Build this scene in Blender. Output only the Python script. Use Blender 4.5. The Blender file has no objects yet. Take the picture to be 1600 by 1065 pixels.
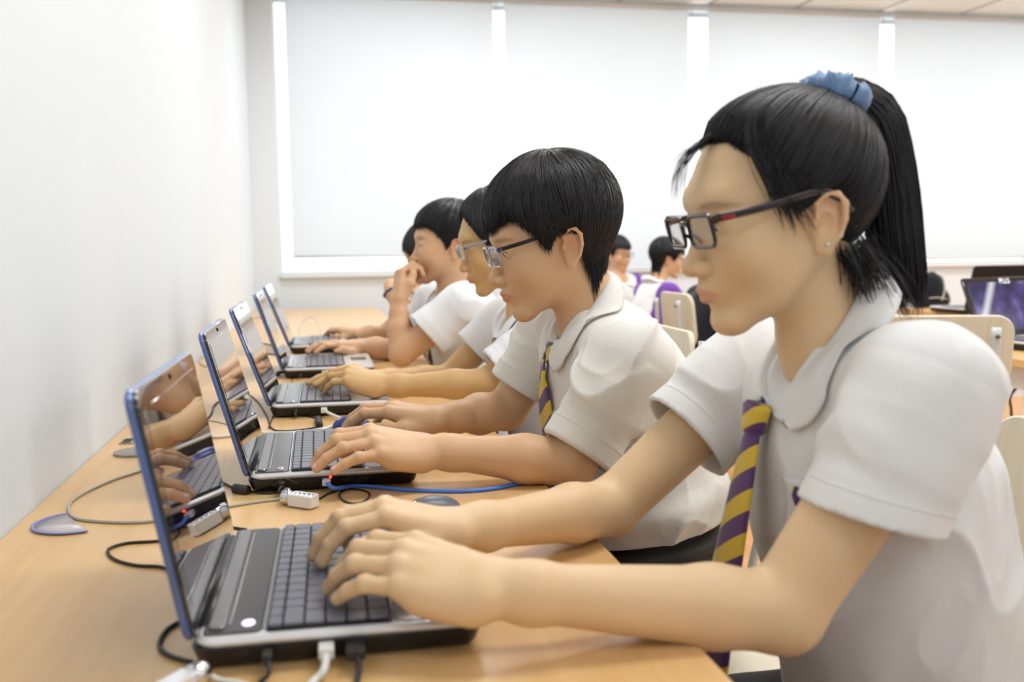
import bpy, math, random
import numpy as np
from mathutils import Vector, Matrix

# ------------------------------------------------------------------ camera
sc = bpy.context.scene
COL = sc.collection
F_PX, CX, CY = 1500.0, 800.0, 532.5
EYE = np.array([0.0, 0.0, 1.10])
YAW, PITCH, ROLL = math.radians(11.0836), math.radians(5.5996), math.radians(-0.69)
_f = np.array([math.sin(YAW)*math.cos(PITCH), math.cos(YAW)*math.cos(PITCH), -math.sin(PITCH)])
_r = np.cross(_f, [0, 0, 1.0]); _r /= np.linalg.norm(_r); _u = np.cross(_r, _f)
RT = _r*math.cos(ROLL)+_u*math.sin(ROLL); UP = _u*math.cos(ROLL)-_r*math.sin(ROLL)
cam_d = bpy.data.cameras.new('camera'); cam = bpy.data.objects.new('camera', cam_d); COL.objects.link(cam)
cam_d.sensor_width = 36; cam_d.lens = 36*F_PX/1600; cam_d.clip_start = 0.02
cam.matrix_world = Matrix(((RT[0], UP[0], -_f[0], EYE[0]), (RT[1], UP[1], -_f[1], EYE[1]), (RT[2], UP[2], -_f[2], EYE[2]), (0, 0, 0, 1)))
cam_d.dof.use_dof = True; cam_d.dof.focus_distance = 1.52; cam_d.dof.aperture_fstop = 4.2
sc.camera = cam
# ------------------------------------------------------------------ world, lights, exposure
w = bpy.data.worlds.new('world'); sc.world = w; w.use_nodes = True
bg = w.node_tree.nodes['Background']; bg.inputs[0].default_value = (0.93, 0.97, 1.0, 1); bg.inputs[1].default_value = 3.0
sc.view_settings.view_transform = 'Standard'; sc.view_settings.look = 'None'
sc.view_settings.gamma = 1; sc.view_settings.use_curve_mapping = False; sc.view_settings.exposure = -0.6
def area(name, loc, size, power, color=(1, 1, 1), rot=(0, 0, 0)):
    l = bpy.data.lights.new(name, 'AREA'); l.shape = 'RECTANGLE'; l.size, l.size_y = size; l.energy = power; l.color = color
    o = bpy.data.objects.new(name, l); COL.objects.link(o); o.location = loc; o.rotation_euler = rot; return o
for x in (0.9, 3.1, 5.3):
    for y in (-0.5, 1.3, 3.1, 4.9):
        area('ceiling_lamp', (x, y, 2.58), (1.2, 0.5), 17 if y < 0 else 33, (0.96, 0.985, 1.0))

# ------------------------------------------------------------------ helpers
def at(px, py, Y):
    d = _f+RT*(px-CX)/F_PX-UP*(py-CY)/F_PX
    return EYE+d*(Y/d[1])
def on(px, py, z):
    d = _f+RT*(px-CX)/F_PX-UP*(py-CY)/F_PX
    return EYE+d*((z-EYE[2])/d[2])
def V3(*a): return np.array(a, float)
def nrm(a):
    a = np.asarray(a, float); return a/np.linalg.norm(a)
def tag(o, label=None, cat=None, group=None, kind=None):
    if label: o['label'] = label
    if cat: o['category'] = cat
    if group: o['group'] = group
    if kind: o['kind'] = kind
    return o
def empty(name, loc, label=None, cat=None, group=None, rotz=0):
    o = bpy.data.objects.new(name, None); COL.objects.link(o); o.location = loc; o.rotation_euler = (0, 0, rotz)
    o.empty_display_size = .05
    return tag(o, label, cat, group)
def link(name, me, parent=None):
    o = bpy.data.objects.new(name, me); COL.objects.link(o)
    if parent: o.parent = parent
    return o
def origin(o):
    v = np.zeros(3)
    while o is not None: v += np.array(o.location); o = o.parent
    return v
def mesh(name, V, Fc, mat, parent=None, smooth=True, world=True, col=None, mats=None, mi=None):
    """V (N,3); Fc: (M,4) or (M,3) array or a list of faces. World coordinates unless world=False."""
    V = np.asarray(V, dtype=np.float64).reshape(-1, 3)
    if world and parent is not None: V = V-origin(parent)
    me = bpy.data.meshes.new(name)
    if isinstance(Fc, np.ndarray):
        n, k = Fc.shape
        me.vertices.add(len(V)); me.vertices.foreach_set('co', V.astype(np.float32).ravel())
        me.loops.add(n*k); me.loops.foreach_set('vertex_index', Fc.astype(np.int32).ravel())
        me.polygons.add(n); me.polygons.foreach_set('loop_start', np.arange(0, n*k, k, dtype=np.int32))
        me.polygons.foreach_set('loop_total', np.full(n, k, np.int32))
        me.update(calc_edges=True)
    else:
        me.from_pydata(V.tolist(), [], [list(map(int, f)) for f in Fc]); me.update()
    me.polygons.foreach_set('use_smooth', np.full(len(me.polygons), smooth)); 
    for m in (mats or [mat]): me.materials.append(m)
    if mi is not None: me.polygons.foreach_set('material_index', np.asarray(mi, np.int32))
    if col is not None:
        a = me.color_attributes.new('Col', 'FLOAT_COLOR', 'POINT'); c4 = np.ones((len(V), 4), np.float32); c4[:, :3] = col
        a.data.foreach_set('color', c4.ravel())
    me.validate()
    return link(name, me, parent)
def sharp(o, deg=35):
    me = o.data
    try: me.set_sharp_from_angle(angle=math.radians(deg))
    except Exception: pass
    return o
class MB:
    """collects pieces that form ONE part"""
    def __init__(s): s.v = []; s.f = []; s.n = 0
    def add(s, V, Fc):
        V = np.asarray(V, float); s.v.append(V); s.f += [[int(i)+s.n for i in f] for f in Fc]; s.n += len(V); return s
    def build(s, name, mat, parent=None, smooth=True, world=False):
        return sharp(mesh(name, np.vstack(s.v), s.f, mat, parent, smooth, world))
def rrect(sx, sy, r, seg=5):
    r = min(r, sx/2-1e-5, sy/2-1e-5); pts = []
    for cx, cy, a0 in ((sx/2-r, sy/2-r, 0), (-sx/2+r, sy/2-r, 90), (-sx/2+r, -sy/2+r, 180), (sx/2-r, -sy/2+r, 270)):
        for i in range(seg+1):
            a = math.radians(a0+90*i/seg); pts.append((cx+r*math.cos(a), cy+r*math.sin(a)))
    return np.array(pts)
def rbox(c, size, r=.004, bev=.0015, seg=4, taper=0.0):
    """box with rounded vertical corners and bevelled top and bottom; taper insets the bottom"""
    sx, sy, sz = size; rings = []
    def ring(ins, z): 
        p = rrect(sx-2*ins, sy-2*ins, max(r-ins, .0003), seg); return np.column_stack([p, np.full(len(p), z)])
    bev = min(bev, sz/2.01)
    rings = [ring(bev+taper, -sz/2), ring(taper, -sz/2+bev), ring(0, sz/2-bev), ring(bev, sz/2)]
    n = len(rings[0]); V = np.vstack(rings)+np.asarray(c, float); Fs = [list(range(n))[::-1], [3*n+i for i in range(n)]]
    for k in range(3):
        for i in range(n): j = (i+1) % n; Fs.append([k*n+i, k*n+j, (k+1)*n+j, (k+1)*n+i])
    return V, Fs
def rot(V, R, t=(0, 0, 0)): return np.asarray(V) @ np.asarray(R).T + np.asarray(t)
def Rx(a): c, s = math.cos(a), math.sin(a); return np.array([[1, 0, 0], [0, c, -s], [0, s, c]])
def Ry(a): c, s = math.cos(a), math.sin(a); return np.array([[c, 0, s], [0, 1, 0], [-s, 0, c]])
def Rz(a): c, s = math.cos(a), math.sin(a); return np.array([[c, -s, 0], [s, c, 0], [0, 0, 1]])
def catmull(P, n=8):
    P = np.asarray(P, float); Q = np.vstack([2*P[0]-P[1], P, 2*P[-1]-P[-2]]); out = []
    for i in range(len(P)-1):
        p0, p1, p2, p3 = Q[i:i+4]
        for t in np.linspace(0, 1, n, endpoint=False):
            out.append(.5*((2*p1)+(-p0+p2)*t+(2*p0-5*p1+4*p2-p3)*t*t+(-p0+3*p1-3*p2+p3)*t**3))
    out.append(P[-1]); return np.array(out)
def tube(P, r, seg=8, cap=True, flat=1.0, up=(0, 0, 1)):
    P = np.asarray(P, float); n = len(P); r = np.broadcast_to(np.asarray(r, float), (n,))
    T = np.gradient(P, axis=0); T /= np.maximum(np.linalg.norm(T, axis=1, keepdims=True), 1e-9)
    N = np.zeros_like(P); u = np.asarray(up, float); 
    if abs(T[0] @ u) > .95: u = np.array([1., 0, 0])
    prev = u
    for i in range(n):
        v = prev-T[i]*(prev @ T[i]); l = np.linalg.norm(v)
        N[i] = v/l if l > 1e-6 else N[i-1]; prev = N[i]
    B = np.cross(T, N); V = []
    for k in range(seg):
        a = 2*math.pi*k/seg; V.append(P+(N*math.cos(a)*flat+B*math.sin(a))*r[:, None])
    V = np.stack(V, 1).reshape(-1, 3); Fs = []
    for i in range(n-1):
        for k in range(seg): j = (k+1) % seg; Fs.append([i*seg+k, i*seg+j, (i+1)*seg+j, (i+1)*seg+k])
    if cap: Fs += [list(range(seg))[::-1], [(n-1)*seg+k for k in range(seg)]]
    return V, Fs
def uvsphere(c, r, nu=20, nv=12, R=np.eye(3)):
    V = [(0, 0, 1)]; 
    for i in range(1, nv):
        t = math.pi*i/nv
        for j in range(nu): a = 2*math.pi*j/nu; V.append((math.sin(t)*math.cos(a), math.sin(t)*math.sin(a), math.cos(t)))
    V.append((0, 0, -1)); V = rot(np.array(V)*np.asarray(r), R, c); Fs = []
    for j in range(nu): Fs.append([0, 1+j, 1+(j+1) % nu])
    for i in range(nv-2):
        for j in range(nu): a = 1+i*nu+j; b = 1+i*nu+(j+1) % nu; Fs.append([a, a+nu, b+nu, b])
    L = len(V)-1
    for j in range(nu): Fs.append([L, 1+(nv-2)*nu+(j+1) % nu, 1+(nv-2)*nu+j])
    return V, Fs

# ------------------------------------------------------------------ materials
def srgb(r, g, b):
    f = lambda c: (c/255/12.92) if c/255 <= .04045 else ((c/255+.055)/1.055)**2.4
    return (f(r), f(g), f(b), 1)
def mat(name, col, rough=.5, metal=0, spec=.5, coat=0, bump=0, bscale=200, var=0, vscale=8, sss=0, sheen=0, emit=None, estr=0):
    m = bpy.data.materials.new(name); m.use_nodes = True; nt = m.node_tree; b = nt.nodes['Principled BSDF']
    b.inputs['Base Color'].default_value = col; b.inputs['Roughness'].default_value = rough; b.inputs['Metallic'].default_value = metal
    b.inputs['Specular IOR Level'].default_value = spec; b.inputs['Coat Weight'].default_value = coat
    b.inputs['Sheen Weight'].default_value = sheen
    if sss: b.inputs['Subsurface Weight'].default_value = sss; b.inputs['Subsurface Radius'].default_value = (1, .35, .2); b.inputs['Subsurface Scale'].default_value = .008
    if emit: b.inputs['Emission Color'].default_value = emit; b.inputs['Emission Strength'].default_value = estr
    tc = nt.nodes.new('ShaderNodeTexCoord')
    if var:
        n = nt.nodes.new('ShaderNodeTexNoise'); n.inputs['Scale'].default_value = vscale; n.inputs['Detail'].default_value = 5
        mx = nt.nodes.new('ShaderNodeMix'); mx.data_type = 'RGBA'
        mx.inputs[6].default_value = tuple(c*(1-var) for c in col[:3])+(1,); mx.inputs[7].default_value = tuple(min(1, c*(1+var)) for c in col[:3])+(1,)
        nt.links.new(tc.outputs['Object'], n.inputs['Vector']); nt.links.new(n.outputs['Fac'], mx.inputs[0]); nt.links.new(mx.outputs[2], b.inputs['Base Color'])
    if bump:
        n = nt.nodes.new('ShaderNodeTexNoise'); n.inputs['Scale'].default_value = bscale; n.inputs['Detail'].default_value = 4
        bp = nt.nodes.new('ShaderNodeBump'); bp.inputs['Strength'].default_value = bump; bp.inputs['Distance'].default_value = .002
        nt.links.new(tc.outputs['Object'], n.inputs['Vector']); nt.links.new(n.outputs['Fac'], bp.inputs['Height']); nt.links.new(bp.outputs[0], b.inputs['Normal'])
    return m
def wood(name, c1, c2, axis=(1, 14, 14), rough=.4, objrand=0.0, scale=3.0):
    m = bpy.data.materials.new(name); m.use_nodes = True; nt = m.node_tree; b = nt.nodes['Principled BSDF']; b.inputs['Roughness'].default_value = rough
    tc = nt.nodes.new('ShaderNodeTexCoord'); mp = nt.nodes.new('ShaderNodeMapping'); mp.inputs['Scale'].default_value = axis
    oi = nt.nodes.new('ShaderNodeObjectInfo'); va = nt.nodes.new('ShaderNodeVectorMath'); va.operation = 'SCALE'; va.inputs[3].default_value = 7.0
    cx = nt.nodes.new('ShaderNodeCombineXYZ'); nt.links.new(oi.outputs['Random'], cx.inputs[0]); nt.links.new(oi.outputs['Random'], cx.inputs[1])
    ad = nt.nodes.new('ShaderNodeVectorMath'); nt.links.new(cx.outputs[0], va.inputs[0]); nt.links.new(tc.outputs['Object'], ad.inputs[0]); nt.links.new(va.outputs[0], ad.inputs[1])
    nt.links.new(ad.outputs[0], mp.inputs[0])
    n = nt.nodes.new('ShaderNodeTexNoise'); n.inputs['Scale'].default_value = scale; n.inputs['Detail'].default_value = 8; n.inputs['Roughness'].default_value = .6; n.inputs['Distortion'].default_value = .6
    nt.links.new(mp.outputs[0], n.inputs['Vector'])
    cr = nt.nodes.new('ShaderNodeValToRGB'); cr.color_ramp.elements[0].color = c1; cr.color_ramp.elements[1].color = c2
    cr.color_ramp.elements[0].position = .3; cr.color_ramp.elements[1].position = .7
    nt.links.new(n.outputs['Fac'], cr.inputs[0]); hs = nt.nodes.new('ShaderNodeHueSaturation')
    ma = nt.nodes.new('ShaderNodeMath'); ma.operation = 'MULTIPLY_ADD'; ma.inputs[1].default_value = objrand; ma.inputs[2].default_value = 1-objrand/2
    nt.links.new(oi.outputs['Random'], ma.inputs[0]); nt.links.new(ma.outputs[0], hs.inputs['Value']); nt.links.new(cr.outputs[0], hs.inputs['Color']); nt.links.new(hs.outputs[0], b.inputs['Base Color'])
    return m
def cloth_mat(name, col, bump=.25, rough=.85, weave=1400, sheen=.2, trans=0.0):
    m = mat(name, col, rough, spec=.2, sheen=sheen); nt = m.node_tree; b = nt.nodes['Principled BSDF']
    tc = nt.nodes.new('ShaderNodeTexCoord'); n = nt.nodes.new('ShaderNodeTexNoise'); n.inputs['Scale'].default_value = 28; n.inputs['Detail'].default_value = 3; n.inputs['Distortion'].default_value = .3
    n2 = nt.nodes.new('ShaderNodeTexNoise'); n2.inputs['Scale'].default_value = weave; ad = nt.nodes.new('ShaderNodeMath'); ad.operation = 'MULTIPLY_ADD'; ad.inputs[1].default_value = .12
    nt.links.new(tc.outputs['Object'], n.inputs['Vector']); nt.links.new(tc.outputs['Object'], n2.inputs['Vector'])
    nt.links.new(n2.outputs['Fac'], ad.inputs[0]); nt.links.new(n.outputs['Fac'], ad.inputs[2])
    bp = nt.nodes.new('ShaderNodeBump'); bp.inputs['Strength'].default_value = bump; bp.inputs['Distance'].default_value = .006
    nt.links.new(ad.outputs[0], bp.inputs['Height']); nt.links.new(bp.outputs[0], b.inputs['Normal'])
    return m
def skin_mat(name, col):
    m = mat(name, col, .48, spec=.4, sss=.25, bump=.12, bscale=260); nt = m.node_tree; b = nt.nodes['Principled BSDF']
    a = nt.nodes.new('ShaderNodeAttribute'); a.attribute_name = 'Col'
    n = nt.nodes.new('ShaderNodeTexNoise'); n.inputs['Scale'].default_value = 22; n.inputs['Detail'].default_value = 4
    tc = nt.nodes.new('ShaderNodeTexCoord'); nt.links.new(tc.outputs['Object'], n.inputs['Vector'])
    mx = nt.nodes.new('ShaderNodeMix'); mx.data_type = 'RGBA'; mx.inputs[6].default_value = tuple(np.array(col[:3])*(.95, .92, .9))+(1,); mx.inputs[7].default_value = tuple(np.minimum(1, np.array(col[:3])*(1.04, 1.06, 1.08)))+(1,)
    nt.links.new(n.outputs['Fac'], mx.inputs[0]); mu = nt.nodes.new('ShaderNodeMix'); mu.data_type = 'RGBA'; mu.blend_type = 'MULTIPLY'; mu.inputs[0].default_value = 1
    nt.links.new(mx.outputs[2], mu.inputs[6]); nt.links.new(a.outputs['Color'], mu.inputs[7]); nt.links.new(mu.outputs[2], b.inputs['Base Color'])
    return m
def hair_mat(name, col=(.007, .007, .009, 1), rough=.42):
    m = mat(name, col, rough, spec=.42); return m
def glass_mat(name, tint=(.97, .98, .98, 1), base=.05, edge=.45):
    m = bpy.data.materials.new(name); m.use_nodes = True; nt = m.node_tree; nt.nodes.remove(nt.nodes['Principled BSDF'])
    o = nt.nodes['Material Output']; t = nt.nodes.new('ShaderNodeBsdfTransparent'); t.inputs[0].default_value = tint
    g = nt.nodes.new('ShaderNodeBsdfGlossy'); g.inputs['Roughness'].default_value = .02; lw = nt.nodes.new('ShaderNodeLayerWeight'); lw.inputs[0].default_value = .5
    pw = nt.nodes.new('ShaderNodeMath'); pw.operation = 'POWER'; pw.inputs[1].default_value = 3.5; ml = nt.nodes.new('ShaderNodeMath'); ml.operation = 'MULTIPLY_ADD'; ml.inputs[1].default_value = edge; ml.inputs[2].default_value = base
    nt.links.new(lw.outputs['Facing'], pw.inputs[0]); nt.links.new(pw.outputs[0], ml.inputs[0])
    mx = nt.nodes.new('ShaderNodeMixShader'); nt.links.new(ml.outputs[0], mx.inputs[0]); nt.links.new(t.outputs[0], mx.inputs[1]); nt.links.new(g.outputs[0], mx.inputs[2]); nt.links.new(mx.outputs[0], o.inputs[0])
    return m
def tie_mat():
    m = mat('striped tie silk', (1, 1, 1, 1), .5, spec=.35, sheen=.3); nt = m.node_tree; b = nt.nodes['Principled BSDF']
    at_ = nt.nodes.new('ShaderNodeAttribute'); at_.attribute_name = 'Col'; sp = nt.nodes.new('ShaderNodeSeparateColor')
    nt.links.new(at_.outputs['Color'], sp.inputs[0]); ml = nt.nodes.new('ShaderNodeMath'); ml.operation = 'FRACT'
    nt.links.new(sp.outputs[0], ml.inputs[0]); cr = nt.nodes.new('ShaderNodeValToRGB'); cr.color_ramp.interpolation = 'CONSTANT'
    cr.color_ramp.elements[0].color = srgb(84, 44, 104); cr.color_ramp.elements[1].position = .5; cr.color_ramp.elements[1].color = srgb(218, 184, 48)
    nt.links.new(ml.outputs[0], cr.inputs[0]); nt.links.new(cr.outputs[0], b.inputs['Base Color']); return m
M = {}
M['wall'] = mat('painted wall', srgb(222, 230, 236), .6, bump=.05, bscale=60, var=.012)
M['back'] = mat('back wall paint', srgb(230, 236, 240), .65, var=.01)
M['ceil'] = mat('ceiling tile', srgb(238, 238, 236), .9, bump=.3, bscale=180)
M['grid'] = mat('ceiling grid', srgb(170, 170, 168), .7)
M['desk'] = wood('beech laminate', srgb(220, 176, 116), srgb(230, 190, 134), (14, .9, 14), .28)
M['edge'] = mat('desk edge band', srgb(214, 172, 112), .45, var=.05)
M['floor'] = wood('floor laminate', srgb(214, 158, 98), srgb(232, 182, 124), (14, 1, 14), .35, .1)
M['joint'] = mat('floor joint', srgb(120, 80, 46), .7)
M['chairply'] = wood('chair laminate', srgb(214, 204, 180), srgb(224, 214, 192), (1, 30, 1), .5)
M['steel'] = mat('grey painted steel', srgb(205, 208, 206), .4, metal=.2)
M['screwm'] = mat('screw', srgb(120, 120, 120), .35, metal=1)
M['blind'] = bpy.data.materials.new('roller blind fabric')
def _blind():
    m = M['blind']; m.use_nodes = True; nt = m.node_tree; nt.nodes.remove(nt.nodes['Principled BSDF']); o = nt.nodes['Material Output']
    d = nt.nodes.new('ShaderNodeBsdfDiffuse'); d.inputs[0].default_value = srgb(222, 224, 224); t = nt.nodes.new('ShaderNodeBsdfTranslucent'); t.inputs[0].default_value = (.66, .675, .69, 1)
    mx = nt.nodes.new('ShaderNodeMixShader'); mx.inputs[0].default_value = .52; nt.links.new(d.outputs[0], mx.inputs[1]); nt.links.new(t.outputs[0], mx.inputs[2]); nt.links.new(mx.outputs[0], o.inputs[0])
_blind()
M['rail'] = mat('blind rail', srgb(215, 217, 218), .4)
M['skinA'] = skin_mat('skin one', srgb(226, 194, 152)); M['skinB'] = skin_mat('skin two', srgb(216, 176, 136)); M['skinC'] = skin_mat('skin three', srgb(212, 174, 122)); M['skinD'] = skin_mat('skin four', srgb(216, 174, 136))
M['hair'] = hair_mat('black hair'); M['hair2'] = hair_mat('brown black hair', (.014, .011, .010, 1), .42)
M['shirt'] = cloth_mat('white cotton', srgb(232, 232, 230)); M['shirtB'] = cloth_mat('off white cotton', srgb(228, 226, 219), .3)
M['shirtC'] = cloth_mat('white cotton knit', srgb(238, 240, 242), .15)
M['tie'] = tie_mat(); M['purple'] = cloth_mat('purple jersey', srgb(120, 70, 170)); M['yellow'] = mat('yellow thread', srgb(222, 188, 52), .7); M['purp'] = mat('purple thread', srgb(80, 44, 100), .7)
M['trouser'] = cloth_mat('grey trousers', srgb(72, 72, 80), .3); M['belt'] = mat('black belt', srgb(48, 48, 46), .45); M['dark'] = cloth_mat('black jacket', srgb(26, 28, 36), .3)
M['eyew'] = mat('eye white', srgb(232, 228, 222), .2, spec=.6); M['iris'] = mat('dark iris', srgb(30, 20, 16), .15, spec=.8); M['nail'] = mat('fingernail', srgb(226, 186, 172), .25, spec=.6)
M['lens'] = glass_mat('spectacle lens', (.96, .97, .97, 1), .04, .5); M['fr_dark'] = mat('tortoise frame', srgb(36, 22, 26), .2, coat=.5); M['fr_red'] = mat('red frame accent', srgb(150, 40, 40), .25)
M['fr_black'] = mat('black frame', srgb(20, 20, 24), .25); M['fr_clear'] = mat('pale metal frame', srgb(176, 180, 190), .2, metal=.7); M['fr_blue'] = mat('blue frame accent', srgb(60, 80, 160), .3)
M['scrunch'] = mat('blue grey wool', srgb(118, 150, 190), .95, bump=.8, bscale=350, sheen=.5)
M['lidblue'] = mat('blue lid', srgb(84, 106, 160), .3, metal=.3, coat=.4); M['black'] = mat('black plastic', srgb(22, 22, 25), .32); M['blackg'] = mat('glossy black bezel', srgb(10, 10, 14), .08, coat=1)
M['screen'] = mat('dark glossy screen', (.012, .011, .022, 1), .03, spec=1.0, coat=1); M['silver'] = mat('silver plastic', srgb(226, 228, 231), .2, metal=.15); M['deck'] = mat('grey deck', srgb(142, 142, 146), .24, metal=.6)
M['deckd'] = mat('dark grey deck', srgb(72, 70, 72), .22, metal=.4); M['key'] = mat('key cap', srgb(108, 110, 122), .3); M['keydk'] = mat('key well', srgb(16, 16, 18), .6)
M['cblack'] = mat('black cable', srgb(34, 32, 32), .5); M['cwhite'] = mat('white cable', srgb(226, 226, 220), .45); M['cblue'] = mat('blue cable', srgb(76, 130, 232), .4); M['cgrey'] = mat('grey cable', srgb(176, 174, 160), .4)
M['chrome'] = mat('chrome', srgb(210, 210, 212), .18, metal=1); M['clear'] = mat('clear plug', srgb(215, 220, 226), .1, spec=.8)
M['mouse'] = mat('grey mouse', srgb(96, 100, 112), .35); M['mouseb'] = mat('blue mouse', srgb(44, 58, 124), .25); M['grom'] = mat('grey grommet', srgb(150, 148, 140), .5)
M['prot'] = mat('milky protractor', srgb(205, 198, 196), .2); M['protb'] = mat('blue protractor rim', srgb(140, 150, 214), .3)
M['ledw'] = mat('white led', srgb(235, 225, 255), .4, emit=(.85, .75, 1, 1), estr=2.0); M['ledr'] = mat('red led', srgb(255, 60, 40), .4, emit=(1, .08, .04, 1), estr=3.0)
M['glass'] = glass_mat('window glass', (.99, 1, 1, 1), .02, .3)
# ------------------------------------------------------------------ implicit surfaces: blended fields meshed by surface nets
class Field:
    M = .05
    def __init__(s): s.ops = []
    def add(s, fn, c, R, k, mode='u'): s.ops.append((fn, np.asarray(c, float), float(R), k, mode)); return s
    def cap(s, a, b, ra, rb=None, k=.01, mode='u'):
        a = np.asarray(a, float); b = np.asarray(b, float); rb = ra if rb is None else rb; ab = b-a; L = max(ab @ ab, 1e-12)
        def fn(P):
            t = np.clip(((P-a) @ ab)/L, 0, 1); q = P-a-t[:, None]*ab
            return np.sqrt(np.einsum('ij,ij->i', q, q))-(ra+(rb-ra)*t)
        return s.add(fn, (a+b)/2, math.sqrt(L)/2+max(ra, rb), k, mode)
    def ell(s, c, r, R=None, k=.01, mode='u'):
        c = np.asarray(c, float); r = np.asarray(r, float)
        def fn(P):
            q = P-c
            if R is not None: q = q @ R
            q = q/r; k0 = np.sqrt(np.einsum('ij,ij->i', q, q)); q = q/r; k1 = np.sqrt(np.einsum('ij,ij->i', q, q))
            return k0*(k0-1)/np.maximum(k1, 1e-6)
        return s.add(fn, c, r.max(), k, mode)
    def chain(s, pts, rs, k=.01, mode='u'):
        for i in range(len(pts)-1): s.cap(pts[i], pts[i+1], rs[i], rs[i+1], k, mode)
        return s
    def disp(s, fn, c, R): return s.add(fn, c, R, 0, 'd')
    def sub(s, other, R, o, sc, c, rad, k):
        """another field in a rotated, scaled frame"""
        return s.add(lambda P: other(((P-o) @ R)/sc)*sc, c, rad, k, 'u')
    def __call__(s, P):
        n = len(P); d = np.full(n, 1.0); C = np.array([o[1] for o in s.ops]); R = np.array([o[2] for o in s.ops])+s.M; B = 2048
        for i in range(0, n, B):
            p = P[i:i+B]; lo = p.min(0); hi = p.max(0); g = np.maximum(np.maximum(lo-C, C-hi), 0); hit = np.nonzero(np.einsum('ij,ij->i', g, g) < R*R)[0]
            if len(hit): s._block(p, d[i:i+B], hit)
        return d
    def _block(s, P, d, hit):
        for o in hit:
            fn, c, R, k, mode = s.ops[o]
            q = P-c; m = np.nonzero(np.einsum('ij,ij->i', q, q) < (R+s.M)**2)[0]
            if not len(m): continue
            v = fn(P[m] if len(m) < len(P) else P); e = d[m]
            if mode == 'u':
                if k > 0: h = np.clip(.5+.5*(v-e)/k, 0, 1); d[m] = v+(e-v)*h-k*h*(1-h)
                else: d[m] = np.minimum(v, e)
            elif mode == 's':
                v = -v
                if k > 0: h = np.clip(.5-.5*(v-e)/k, 0, 1); d[m] = v+(e-v)*h+k*h*(1-h)
                else: d[m] = np.maximum(v, e)
            else: d[m] = e-v
def grad(f, P, e=.0008):
    K = np.array([[1, -1, -1], [-1, -1, 1], [-1, 1, -1], [1, 1, 1]], float); g = 0
    for k in K: g = g+k*f(P+k*e)[:, None]
    return g/np.maximum(np.linalg.norm(g, axis=1, keepdims=True), 1e-9)
def surf(f, lo, hi, h, newton=1):
    lo = np.asarray(lo, float); hi = np.asarray(hi, float); n = max(0, int(round(math.log2(.028/h)))); H = h*2**n
    dims = np.ceil((hi-lo)/H).astype(int); g = np.stack(np.meshgrid(*[np.arange(d) for d in dims], indexing='ij'), -1).reshape(-1, 3)
    O8 = np.array([[i, j, k] for i in (0, 1) for j in (0, 1) for k in (0, 1)])
    while True:
        d = f(lo+(g+.5)*H); g = g[np.abs(d) < H*1.45]
        if H <= h*1.001: break
        g = (g[:, None]*2+O8).reshape(-1, 3); H /= 2
    S = 1 << 20
    key = lambda c: (c[..., 0].astype(np.int64)*S+c[..., 1])*S+c[..., 2]
    cc = g[:, None]+O8; ck = key(cc); uk, first, inv = np.unique(ck.ravel(), return_index=True, return_inverse=True); od = np.argsort(first); rk = np.empty_like(od); rk[od] = np.arange(len(od)); uk = uk[od]; inv = rk[inv].reshape(-1, 8)
    uc = np.stack([uk//S//S, uk//S % S, uk % S], 1); val = f(lo+uc*h); cv = val[inv]
    act = (cv.min(1) < 0) & (cv.max(1) >= 0); g = g[act]; cv = cv[act]
    E = [(a, b) for a in range(8) for b in range(a+1, 8) if np.abs(O8[a]-O8[b]).sum() == 1]
    acc = np.zeros((len(g), 3)); cnt = np.zeros(len(g))
    for a, b in E:
        va, vb = cv[:, a], cv[:, b]; m = (va < 0) != (vb < 0); t = np.where(m, va/np.where(va == vb, 1, va-vb), 0)
        acc += np.where(m[:, None], O8[a]+t[:, None]*(O8[b]-O8[a]), 0); cnt += m
    V = lo+(g+acc/cnt[:, None])*h
    gk = key(g); order = np.argsort(gk); gs = gk[order]
    def find(c):
        k = key(c); i = np.searchsorted(gs, k); i = np.minimum(i, len(gs)-1); ok = gs[i] == k; return np.where(ok, order[i], -1)
    Q = []
    for ax in range(3):
        o = np.zeros(3, int); o[ax] = 1; b = O8.tolist().index(o.tolist()); m = (cv[:, 0] < 0) != (cv[:, b] < 0)
        c = g[m]; s = cv[m, 0] < 0; u = np.zeros(3, int); u[(ax+1) % 3] = 1; v = np.zeros(3, int); v[(ax+2) % 3] = 1
        q = np.stack([find(c-u-v), find(c-v), find(c), find(c-u)], 1); q[~s] = q[~s][:, ::-1]; Q.append(q[(q >= 0).all(1)])
    Q = np.vstack(Q)
    for _ in range(newton):
        G = grad(f, V); V = V-np.clip(f(V), -h, h)[:, None]*G
    return V, Q
_rng = np.random.RandomState(7); _lat = _rng.rand(32, 32, 32)
def vnoise(P):
    i = np.floor(P).astype(int); t = P-i; t = t*t*(3-2*t); i &= 31; j = (i+1) & 31
    x0, y0, z0 = i.T; x1, y1, z1 = j.T; tx, ty, tz = t.T; L = _lat
    return ((L[x0, y0, z0]*(1-tx)+L[x1, y0, z0]*tx)*(1-ty)+(L[x0, y1, z0]*(1-tx)+L[x1, y1, z0]*tx)*ty)*(1-tz)+((L[x0, y0, z1]*(1-tx)+L[x1, y0, z1]*tx)*(1-ty)+(L[x0, y1, z1]*(1-tx)+L[x1, y1, z1]*tx)*ty)*tz
def ridge(P, A, seed=0.0, warp=.35, p=2.2):
    """crease lines: noise stretched by the 3x3 matrix A"""
    q = P @ A.T+seed; q = q+warp*np.stack([vnoise(P*9+3.1+seed), vnoise(P*9+7.7), vnoise(P*9+11.3)], 1)*3
    return (1-np.abs(2*vnoise(q)-1))**p

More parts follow.
